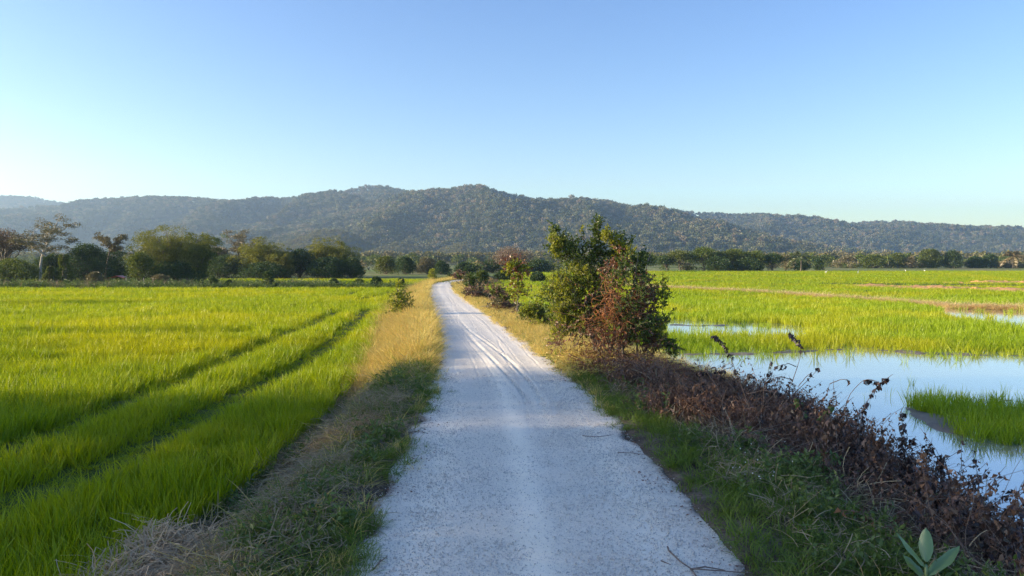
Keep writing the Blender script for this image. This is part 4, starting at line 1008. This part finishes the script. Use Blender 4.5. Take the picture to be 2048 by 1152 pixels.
def bank(name, label, line, wd, hh):
    line = np.array(line); g = Geo(); n = 700; s = np.linspace(0, 1, n); cu = np.concatenate([[0], np.cumsum(np.hypot(*np.diff(line, axis=0).T))]); cu /= cu[-1]
    cx, cy_ = np.interp(s, cu, line[:, 0]), np.interp(s, cu, line[:, 1]); tn = unit(np.stack([np.gradient(cx), np.gradient(cy_)], 1)); nr = np.stack([-tn[:, 1], tn[:, 0]], 1)
    k = np.linspace(-1, 1, 15); W_ = wd * (.35 + 1.1 * fbm(s * 9, s * 0, 61)) * np.minimum(1, np.minimum(s, 1 - s) * 4 + .02)
    X = cx[:, None] + nr[:, :1] * k * W_[:, None]; Y = cy_[:, None] + nr[:, 1:] * k * W_[:, None]
    Z = -.62 + np.minimum(1, np.minimum(s, 1 - s) * 5 + .1)[:, None] * (hh * (1 - k ** 2))[None] * (.4 + 1.1 * fbm(X * .7, Y * .7, 62)) + .42 * (fbm(X * 1.6, Y * 1.6, 63, 4) - .5) * (1 - np.abs(k) ** 2)
    i = np.arange(n - 1)[:, None] * 15 + np.arange(14)[None]; g.add(np.stack([X, Y, Z], -1).reshape(-1, 3), np.stack([i, i + 1, i + 16, i + 15], -1).reshape(-1, 4))
    tag(obj(name, g.mesh(name, m, True)), label, kind='structure')
bank('earth_bank', 'bank of freshly dug orange earth across the right paddies', [P(1685, 570, -.5), P(1760, 574, -.5), P(1850, 577, -.5), P(1950, 579, -.5), P(2048, 582, -.5), P(2300, 590, -.5)], 3.6, .34)
bank('earth_bank_far', 'thin far strip of bare earth behind the orange bank', [P(1850, 565, -.5), P(1950, 566, -.5), P(2048, 566, -.5), P(2300, 568, -.5)], 2.0, .35)

# ------------------------------------------------------------------ large roadside bush
def shoots(gl, gs, r, blobs, n, d0, lsize, lenr=(.25, .55), nl=(14, 22), upb=.5, yrad=.9):
    tot = sum(b[4] for b in blobs)
    for (u, v, ru, rv, wgt) in blobs:
        c0 = PD(u, v, d0); A0 = ru / FPX * d0; B0 = rv / FPX * d0; nk = int(n * wgt / tot); ns = max(1, nk // 16)
        sub = [unit(r.normal(size=3)) * r.uniform(.2, .8) for _ in range(ns)]
        A, B = (A0 * .42, B0 * .42) if ns > 2 else (A0, B0)
        for k in range(nk):
            c = c0 + sub[k % ns] * (A0, A0 * yrad, B0) if ns > 2 else c0
            dd = unit(r.normal(size=3)); rr = r.uniform(.35, 1) ** .5
            s = c + dd * (A, A * yrad, B) * rr
            L_ = r.uniform(*lenr) * min(1, max(.45, A / .5))
            dr = unit(dd * (1, 1, .6) + r.normal(0, .45, 3) + (0, 0, upb))
            t = np.linspace(0, 1, 5)[:, None]
            p = s + dr * L_ * (t - .35) + r.normal(0, .15, 3) * L_ * t * t
            p[:, 2] = np.maximum(p[:, 2], -.35)
            tube(gs, p, np.linspace(.006, .002, 5), 3)
            m = r.integers(*nl); tt = r.uniform(.0, 1, m); b = np.stack([np.interp(tt, t[:, 0], p[:, i]) for i in range(3)], 1)
            leaves(gl, b, dr * .5 + r.normal(0, .7, (m, 3)) + (0, 0, .1), lsize * r.uniform(.6, 1.25, m), .5, r)
BD = 17.6
r = np.random.default_rng(55)
bx0, bz0 = (1225 - CU) / FPX * BD, float(T((1225 - CU) / FPX * BD, BD))
big = thing('roadside_bush', 'large leafy bush tangled with rusty creepers on the right verge', 'bush', (0, 0, 0))
gs, gg_, gy_, gr_, gd_ = Geo(), Geo(), Geo(), Geo(), Geo()
shoots(gg_, gs, r, [(1125, 640, 34, 36, 1.2), (1110, 580, 22, 34, .7), (1150, 510, 55, 45, 3), (1120, 475, 22, 28, .7), (1195, 540, 70, 60, 4), (1190, 480, 26, 45, .9), (1195, 460, 9, 26, .5), (1195, 445, 5, 12, .15), (1240, 482, 10, 22, .4), (1108, 458, 8, 12, .3), (1250, 520, 45, 45, 1.6), (1160, 590, 75, 60, 3.6), (1290, 600, 45, 60, 2.0), (1225, 620, 80, 60, 3),
                    (1310, 650, 38, 48, 1.8), (1170, 650, 60, 35, 1.6), (1335, 690, 22, 25, .7), (1320, 590, 20, 26, .5), (1285, 545, 26, 30, .7)], 1900, BD, .056)
shoots(gy_, gs, r, [(1120, 660, 30, 30, 1.0), (1165, 560, 40, 60, 1.6), (1215, 480, 22, 26, 1), (1130, 575, 45, 50, 2.2), (1250, 500, 26, 30, 1), (1115, 500, 26, 34, .8), (1290, 655, 50, 45, .9), (1150, 640, 50, 36, 1.8), (1125, 625, 30, 40, 1.2), (1322, 585, 14, 30, .3)], 760, BD - .3, .058, upb=.8)  # leaves on the sunward left and top, sunlight put into their colour
shoots(gr_, gs, r, [(1235, 550, 26, 40, 1.2), (1225, 610, 34, 44, 1.5), (1275, 610, 45, 45, 1.6), (1225, 665, 75, 30, 1.8), (1285, 570, 26, 30, 1.0), (1235, 520, 16, 30, .6), (1165, 660, 60, 34, 1.0), (1190, 600, 50, 50, .8), (1200, 695, 90, 24, 1.6), (1290, 690, 46, 24, .8)], 430, BD - .75, .055, nl=(10, 16), upb=-.1)
shoots(gd_, gs, r, [(1265, 640, 60, 55, 2), (1290, 600, 40, 50, 1.2), (1300, 670, 36, 40, 1.3), (1220, 590, 60, 50, 1)], 330, BD - .55, .06, upb=-.3)
shoots(gg_, gs, r, [(1270, 600, 55, 55, 2), (1310, 645, 34, 40, 1), (1230, 545, 40, 40, 1), (1250, 650, 60, 36, 1)], 260, BD - .95, .052)
for k in range(22):   # main stems
    tp = PD(r.uniform(1120, 1310), r.uniform(500, 620), BD + r.uniform(-.6, .6)); b = np.array((bx0 + r.normal(0, .3), BD + r.normal(0, .25), bz0 - .1))
    tube(gs, np.array([b, b * .55 + tp * .45 + r.normal(0, .12, 3), tp]), [.03, .02, .008], 5)
def sprig(gs, gl, r, pts, d, n, ls):
    pp = np.array([PD(u, v, d) for u, v in pts]); k = np.linspace(0, 1, len(pp)); t = np.linspace(0, 1, 12)
    p = np.stack([np.interp(t, k, pp[:, i]) for i in range(3)], 1) + r.normal(0, .008, (12, 3)); p[:, 1] += np.linspace(0, r.normal(0, .15), 12)
    tube(gs, p, np.linspace(.008, .003, 12), 4); tt = r.uniform(.3, 1, n); b = np.stack([np.interp(tt, t, p[:, i]) for i in range(3)], 1)
    leaves(gl, b, r.normal(size=(n, 3)) + (0, 0, .2), ls * r.uniform(.6, 1.2, n), .5, r)
for pts in ([(1290, 640), (1315, 600), (1335, 555)], [(1300, 680), (1330, 640), (1345, 615)], [(1190, 480), (1196, 455), (1198, 438)], [(1120, 480), (1112, 462), (1104, 452)], [(1250, 500), (1262, 485), (1270, 470)], [(1165, 480), (1163, 462), (1160, 452)], [(1240, 500), (1243, 482), (1246, 468)], [(1300, 700), (1345, 690), (1370, 700)]):
    for j in range(2): sprig(gs, gg_ if j else gy_, r, [(a + r.normal(0, 3), b) for a, b in pts], BD + r.normal(0, .1), 45, .06)
obj('stems', gs.mesh('stems', M['bark']), big); obj('foliage', gg_.mesh('foliage', M['bush']), big); obj('sunlit_tint_foliage', gy_.mesh('sunlit_tint_foliage', M['bushl']), big)
obj('rusty_foliage', gr_.mesh('rusty_foliage', M['rust']), big)['label'] = 'rusty withered leaves'
obj('dead_foliage', gd_.mesh('dead_foliage', M['dead']), big)['label'] = 'dark brown dead leaves'
g = Geo()
for k in range(85):
    q = r.choice(4, p=[.3, .3, .25, .15]); c = [(1222, 600), (1222, 625), (1200, 650), (1265, 640)][q]
    u0, v0 = c[0] + r.normal(0, 16 + 14 * (q > 1)), c[1] + r.normal(0, 26); a = r.normal(1.57, .7) if q < 2 else r.uniform(-.6, .6); L_ = r.uniform(25, 75)
    t = np.linspace(-.5, .5, 7); dd = BD - 1.0 - r.uniform(0, .25)
    pts = [PD(u0 + math.cos(a) * L_ * tt + 10 * math.sin(tt * 5 + k), v0 + math.sin(a) * L_ * tt + 18 * tt * tt, dd + .1 * math.sin(tt * 7 + k)) for tt in t]
    tube(g, pts, .0045, 3)
obj('creeper', g.mesh('creeper', M['dodder']), big)['label'] = 'orange creeper strings'
# rusty skirt at the foot of the bush
def skirt(name, label, x0, x1, y0, y1, n, mat, s):
    g = Geo(); rr = np.random.default_rng(int(n)); X = rr.uniform(x0, x1, n); Y = rr.uniform(y0, y1, n)
    for x_, y_ in zip(X, Y):
        z_ = float(T(x_, y_)); a = rr.uniform(0, 6.28); L_ = rr.uniform(.3, .75) * s; t = np.linspace(0, 1, 6)[:, None]
        p = np.array((x_, y_, z_)) + np.array((math.cos(a) * .7, math.sin(a) * .7, 1.1)) * L_ * t + np.array((rr.normal(0, .3), rr.normal(0, .3), -.7)) * L_ * t * t
        tube(g, p, .004, 3); m = 12; tt = rr.uniform(.2, 1, m); b = np.stack([np.interp(tt, t[:, 0], p[:, i]) for i in range(3)], 1)
        leaves(g, b, rr.normal(size=(m, 3)), rr.uniform(.03, .06, m), .3, rr)
    return tag(obj(name, g.mesh(name, M[mat])), label, kind='stuff')
skirt('rusty_undergrowth', 'rusty dry undergrowth at the foot of the large bush', 1.5, 4.8, 14.8, 17.6, 900, 'rust', .8)
skirt('golden_undergrowth', 'golden dry undergrowth around the foot of the large bush', 1.0, 4.9, 14.8, 18.5, 900, 'gold', .75)

# saplings and shrubs on the verges
def sapling(name, label, trunk_px, d, blobs, n, ls, leaf, second=None, stems=1):
    r = np.random.default_rng(n); t = thing(name, label, 'sapling', (0, 0, 0)); gs, gl, g2 = Geo(), Geo(), Geo()
    for k in range(stems):
        pp = np.array([PD(u + r.normal(0, 2 + 7 * (stems > 1)) * (i > 0), v, d) for i, (u, v) in enumerate(trunk_px)]); pp[0][2] = float(T(pp[0][0], d)) - .05
        tube(gs, pp, np.linspace(.035 / stems ** .4, .008, len(pp)), 6)
    shoots(gl, gs, r, blobs, n, d, ls, upb=.3)
    if second: shoots(g2, gs, r, blobs, n // 2, d, ls, upb=.3)
    obj('stem', gs.mesh('stem', M['bark']), t); obj('foliage', gl.mesh('foliage', M[leaf]), t)
    if second: obj('withered_foliage', g2.mesh('withered_foliage', M[second]), t)
sapling('sapling', 'slender sapling with yellow green top on the right verge', [(1033, 632), (1034, 600), (1036, 560), (1030, 520)], 33, [(1028, 528, 22, 16, 2.4), (1048, 540, 14, 12, .8), (1036, 560, 14, 16, .8), (1030, 580, 12, 22, .8), (1055, 585, 16, 7, .3), (1015, 540, 10, 10, .5)], 150, .10, 'bushl', 'rust')
sapling('sapling', 'bushy yellow green sapling at the edge of the left rice field', [(803, 640), (803, 610), (800, 575)], 33.5, [(800, 578, 10, 20, 1), (795, 598, 16, 20, 1.6), (812, 605, 16, 22, 1.8), (800, 622, 22, 16, 1.6)], 120, .09, 'bushl', 'bush', stems=7)
for lb, bl, d, lf, l2, n in [
    ('brown and green shrub on the right verge where the track bends', [(938, 560, 22, 14, 2), (950, 572, 24, 12, 2)], 56, 'bush', 'tolive', 170),
    ('withered reddish shrub along the right verge below the bend', [(965, 590, 26, 13, 2), (945, 582, 20, 12, 1.2)], 46, 'tolive', 'dead', 170),
    ('dark green shrub left of the slender sapling', [(990, 580, 22, 14, 2), (1005, 595, 22, 12, 2)], 42, 'bush', 'dead', 150),
    ('brown shrub under the slender sapling beside golden grass', [(1000, 612, 24, 12, 2), (1025, 615, 20, 10, 1)], 35, 'tolive', 'dead', 130),
    ('rounded dark green shrub between slender sapling and large bush', [(1070, 622, 34, 20, 3), (1085, 640, 28, 14, 1.6)], 26, 'bush', 'bushl', 210),
    ('small shrub at the edge of the paddy behind the bend', [(920, 551, 14, 8, 1)], 72, 'bush', 'dead', 70)]:
    r = np.random.default_rng(n + int(d)); t = thing('verge_shrub', lb, 'shrub', (0, 0, 0), 'shrubs along the right verge'); gs, gl, g2 = Geo(), Geo(), Geo()
    shoots(gl, gs, r, bl, n, d, max(.075, .0021 * d), upb=.4); shoots(g2, gs, r, bl, int(n * .6), d - .2, max(.07, .0021 * d), upb=.2)
    c = PD(bl[0][0], bl[0][1], d); zg = float(T(c[0], d))
    for k in range(9): tube(gs, [(c[0] + r.normal(0, .15), d, zg - .05), (c[0] + r.normal(0, .3), d, (zg + c[2]) / 2), (c[0] + r.normal(0, .5), d + r.normal(0, .3), c[2])], [.015, .01, .005], 4)
    obj('stems', gs.mesh('stems', M['bark']), t); obj('foliage', gl.mesh('foliage', M[lf]), t); obj('withered_foliage', g2.mesh('withered_foliage', M[l2]), t)

# ------------------------------------------------------------------ dead weeds standing against the water
def deadweed(label, pts, d, n, ls=.055, side=(), balls=0, leaf='dead_dark', lo=.45):
    r = np.random.default_rng(int(pts[0][0] * 3 + pts[-1][1])); b = PD(*pts[0], d); zg = float(T(b[0], d)); t = thing('dead_weed', label, 'weed', (b[0], d, zg), 'withered weeds between the brush and the water')
    o = np.array((b[0], d, zg)); gs, gl = Geo(), Geo()
    pp = [np.array((b[0], d, zg - .03))] + [PD(u, v, d) for u, v in pts]; pp = np.array(pp) - o
    def stem(pp, r0, n, lo):
        k = np.linspace(0, 1, len(pp)); tt = np.linspace(0, 1, 14); p = np.stack([np.interp(tt, k, pp[:, i]) for i in range(3)], 1)
        p[1:-1] = (p[:-2] + p[1:-1] * 2 + p[2:]) / 4; p += r.normal(0, .003, p.shape); p[:, 1] += .1 * np.sin(tt * 3 + r0)
        tube(gs, p, np.linspace(.0065, .0032, 14), 4)
        if n:
            c = r.uniform(lo, 1, max(1, n // 3)); s = np.clip(np.repeat(c, 3) + r.normal(0, .015, len(c) * 3), 0, 1); q = np.stack([np.interp(s, tt, p[:, i]) for i in range(3)], 1)
            leaves(gl, q, r.normal(size=(len(s), 3)) * (.5, .5, .3) + (0, 0, -.9), ls * 1.35 * r.uniform(.6, 1.3, len(s)), .5, r, 0, .8)
        return p
    p = stem(pp, 1.0, n, lo)
    for sp in side:
        q = np.array([PD(u, v, d) for u, v in sp]) - o; stem(q, 2.0, n // 3, .6)
    for k in range(balls):
        c = p[r.integers(6, 14)] + r.normal(0, .05, 3); g_ = Geo(); v = unit(r.normal(size=(1, 3)))
        tube(gs, [c + (0, 0, -.011), c + (0, 0, -.006), c, c + (0, 0, .006), c + (0, 0, .011)], [.004, .010, .0125, .010, .004], 7)
    obj('stem', gs.mesh('stem', M['deadtwig' if not balls else 'dead_dark']), t)
    if gl.n: obj('withered_leaves', gl.mesh('withered_leaves', M[leaf]), t)
deadweed('tall dead weed curving left with hanging dark leaves over the water', [(1508, 825), (1480, 760), (1460, 705), (1440, 678), (1424, 670)], 10.6, 66, side=[[(1470, 735), (1450, 738), (1430, 742)], [(1490, 770), (1500, 752), (1495, 745)], [(1497, 790), (1530, 780), (1560, 785)]])
deadweed('tallest dead stem with a knotted dark tip above the pond', [(1552, 840), (1585, 780), (1602, 725), (1606, 695), (1585, 672), (1568, 655)], 10.4, 30, side=[[(1597, 735), (1575, 726), (1550, 730)], [(1590, 762), (1560, 752), (1530, 756)]], lo=.65)
deadweed('thin bare stem curving right over the pond', [(1548, 838), (1590, 790), (1625, 755), (1636, 738), (1630, 726)], 10.5, 9, side=[[(1602, 775), (1615, 748), (1618, 742)]], lo=.5)
deadweed('slim weed with a few dark leaves at its top left of the tallest stem', [(1533, 820), (1530, 780), (1536, 745), (1538, 718)], 10.8, 18, lo=.6)
deadweed('arching dead weed with drooping dark leaves at left of the pond', [(1500, 830), (1475, 780), (1440, 750), (1400, 742), (1392, 748)], 10.9, 60, lo=.35)
deadweed('short forked bare stem in the middle of the pond view', [(1668, 838), (1670, 790), (1662, 757)], 10.0, 3, side=[[(1666, 770), (1680, 758), (1690, 757)]])
deadweed('arching stem with leaves bending right over the water', [(1693, 842), (1700, 800), (1720, 765), (1735, 757), (1752, 762)], 9.8, 30, lo=.7)
deadweed('dark leafy weed leaning right with stacked hanging leaves', [(1725, 850), (1740, 800), (1755, 770), (1778, 748)], 9.7, 66, lo=.35)
deadweed('upright dark weed beside the pond left of the reed island', [(1815, 950), (1812, 900), (1805, 850), (1795, 815)], 8.8, 60, lo=.25)
deadweed('dark drooping weed right of the upright one at the water edge', [(1830, 960), (1822, 920), (1818, 890), (1825, 870)], 8.7, 66, lo=.2)
deadweed('weed with dark leaves leaning over the lower pond', [(1850, 960), (1850, 930), (1858, 905), (1845, 885)], 8.6, 45, lo=.3)
deadweed('low dark weed at the lower right water edge', [(1865, 1010), (1872, 960), (1880, 930), (1876, 905)], 8.2, 54, lo=.3)
deadweed('dark weed nearest the lower right corner of the water', [(2010, 1075), (2015, 1030), (2030, 1010), (2042, 1020)], 7.3, 54, lo=.3)
deadweed('dark weed standing left of the corner weed', [(1950, 1060), (1952, 1020), (1945, 990)], 7.6, 54, lo=.2)
deadweed('round headed seed weed leaning left over the pond', [(1620, 850), (1605, 815), (1588, 793)], 10.2, 18, .06, balls=12, leaf='weed')
deadweed('round headed seed weed in the middle of the bank', [(1640, 850), (1650, 825), (1660, 810)], 10.1, 24, .06, balls=14, leaf='weed')
deadweed('round headed seed weed beside the forked bare stem', [(1668, 850), (1680, 830), (1690, 815)], 10.0, 21, .06, balls=10)
rr = np.random.default_rng(9)
ORD = 'first second third fourth fifth sixth seventh eighth ninth tenth eleventh twelfth thirteenth fourteenth fifteenth sixteenth seventeenth eighteenth nineteenth twentieth twenty-first twenty-second'.split()
TOPS = [(1400, 752), (1418, 765), (1450, 775), (1465, 790), (1520, 800), (1560, 805), (1580, 815), (1600, 818), (1625, 830), (1650, 815), (1680, 830), (1705, 835), (1722, 822), (1745, 835), (1765, 850), (1780, 865), (1800, 855), (1840, 940), (1870, 980), (1900, 985), (1925, 1005), (1975, 1005)]
for k, (u, vt) in enumerate(TOPS):          # the leafy fringe of the brush
    dd = float(np.interp(vt, [750, 850, 1010], [11.2, 9.4, 7.6])); du = rr.normal(0, 14)
    deadweed('%s short withered weed from the left along the top of the brown brush' % ORD[k], [(u - du, vt + 75), (u - du * .4, vt + 35), (u, vt)], dd + rr.normal(0, .2), 48, .05, lo=.15, leaf=['dead_dark', 'dead'][k % 2])

# thin reeds and straws standing in the water
def reed(label, u, v, n, h, sp):
    g = Geo(); x, y = P(u, v, -.6); blades(g, n, h, sp, .006, .12, .2, 4, np.random.default_rng(u)); tag(obj('reed', g.mesh('reed', M['rice_r']), None, (x, y, -.64)), label, 'reed', 'reeds standing in the pond')
for lb, u, v, n, h, sp in [('reed pair in the middle of the pond', 1810, 785, 5, .75, .06), ('thin reed tuft left of the reed pair', 1776, 795, 7, .42, .1), ('reed tuft at the tip of the rice island', 1834, 812, 16, .5, .12), ('broken reeds near the mud spot at right', 2015, 800, 9, .6, .1),
    ('lone rice plant in the pond below the rice edge', 1722, 712, 8, .38, .05), ('sparse reeds right of the mud spot', 2040, 808, 6, .55, .1), ('short reeds between reed pair and island tip', 1730, 800, 4, .4, .12)]:
    reed(lb, u, v, n, h, sp)

# big-leaved plant in the lower right corner: every leaf a part
px, py = 2.98, 5.25; pz = float(T(px, py)); t = thing('broad_leaf_plant', 'pale green broad leaved plant in the lower right corner', 'plant', (px, py, pz))
g = Geo(); tube(g, [(0, 0, -.05), (.01, 0, .1), (0, 0, .21)], [.02, .017, .012], 7); obj('stem', g.mesh('stem', M['bigleaf'], True), t)
def bigleaf(az, el, L_, W_, z0, curl):
    g = Geo(); n = 9; s = np.linspace(0, 1, n); dr = np.array((math.cos(az), math.sin(az), 0)); sd = np.array((-math.sin(az), math.cos(az), 0)); up = np.array((0, 0, 1.0))
    mid = up * z0 + dr * (math.cos(el) * L_ * s)[:, None] + up * (math.sin(el) * L_ * s - curl * L_ * s ** 2)[:, None]
    w = W_ * .5 * np.sin(np.clip(s ** .85 * math.pi, .12, math.pi)) ** .75 + .002
    nn = np.cross(dr * math.cos(el) + up * math.sin(el), sd); V = []
    for k, f in ((-1, 1.0), (-.5, .35), (0, 0), (.5, .35), (1, 1.0)): V.append(mid + sd * (k * w)[:, None] - nn * (w * .35 * f)[:, None] + up * (.006 * np.sin(s * 14 + k * 3))[:, None] * abs(k))
    v = np.stack(V, 1).reshape(-1, 3); i = np.arange(n - 1)[:, None] * 5 + np.arange(4)[None]; g.add(v, np.stack([i, i + 1, i + 6, i + 5], -1).reshape(-1, 4)); return g.mesh('leaf', M['bigleaf'], True)
for az, el, L_, W_, z0, cu in [(2.7, .95, .36, .13, .30, .15), (1.1, 1.15, .27, .10, .34, .05), (.25, .65, .40, .12, .24, .1), (3.5, .45, .24, .10, .18, .25), (-1.2, .5, .26, .11, .18, .2), (2.1, .75, .25, .1, .22, .2), (-.4, .35, .30, .11, .16, .2), (4.3, .4, .25, .1, .14, .2)]:
    obj('leaf', bigleaf(az, el, L_ * .92, W_ * .92, z0 - .10, cu), t)
# small white flowers on the right verge
fm = Geo(); fr_ = np.random.default_rng(3)
for k in range(16):
    x_, y_ = P(fr_.normal(1512, 28), fr_.normal(985, 26), -.0); c = np.array((x_, y_, float(T(x_, y_)) + fr_.uniform(.2, .3))); leaves(fm, np.repeat(c[None], 6, 0), fr_.normal(size=(6, 3)) + (0, -.3, .6), .011, .8, fr_); 
tag(obj('small_white_flowers', fm.mesh('small_white_flowers', M['white'])), 'tiny white flowers among the green weeds on the right verge', kind='stuff')
# fallen twigs on the road
def twig(label, lines, rad, mat='barkpale'):
    g = Geo()
    for ln in lines:
        p = np.array([(*P(u, v, .03), .028 + .004 * (i % 2)) for i, (u, v) in enumerate(ln)]); tube(g, p, np.linspace(rad, rad * .5, len(p)), 6)
    tag(obj('fallen_twig', g.mesh('fallen_twig', M[mat], True)), label, 'twig')
twig('forked pale twig lying at the right edge of the track', [[(1335, 1093), (1338, 1102), (1360, 1122), (1382, 1138), (1440, 1141), (1505, 1147)], [(1382, 1138), (1392, 1152), (1400, 1160)], [(1382, 1138), (1410, 1134), (1450, 1140)]], .008, 'deadtwig')
twig('short thick twig at the left edge of the track', [[(748, 1137), (760, 1124), (774, 1113)], [(757, 1128), (762, 1118)]], .008, 'deadtwig')
twig('small twig on the sand above the forked one', [[(1322, 1121), (1342, 1130)]], .006, 'deadtwig')
twig('thin twig poking from the right verge onto the track', [[(1165, 871), (1195, 874), (1228, 869)]], .006, 'deadtwig')
twig('second thin twig below the one poking from the verge', [[(1235, 905), (1262, 906), (1290, 909)]], .006, 'deadtwig')

# ------------------------------------------------------------------ air
g = Geo(); X0, X1, Y0, Y1, Z0, Z1 = -3450, 3450, -450, 3800, -2.0, 290
g.add([(X0, Y0, Z0), (X1, Y0, Z0), (X1, Y1, Z0), (X0, Y1, Z0), (X0, Y0, Z1), (X1, Y0, Z1), (X1, Y1, Z1), (X0, Y1, Z1)], [(0, 3, 2, 1), (4, 5, 6, 7), (0, 1, 5, 4), (1, 2, 6, 5), (2, 3, 7, 6), (3, 0, 4, 7)])
m, N, L = newmat('haze_air'); v = N.new('ShaderNodeVolumePrincipled'); v.inputs['Color'].default_value = (.55, .76, 1, 1); v.inputs['Density'].default_value = 0.00019; v.inputs['Anisotropy'].default_value = 0.5
o = N.new('ShaderNodeOutputMaterial'); L.new(v.outputs[0], o.inputs['Volume'])
hz = obj('haze', g.mesh('haze', m)); tag(hz, 'thin evening haze over the valley', kind='stuff')
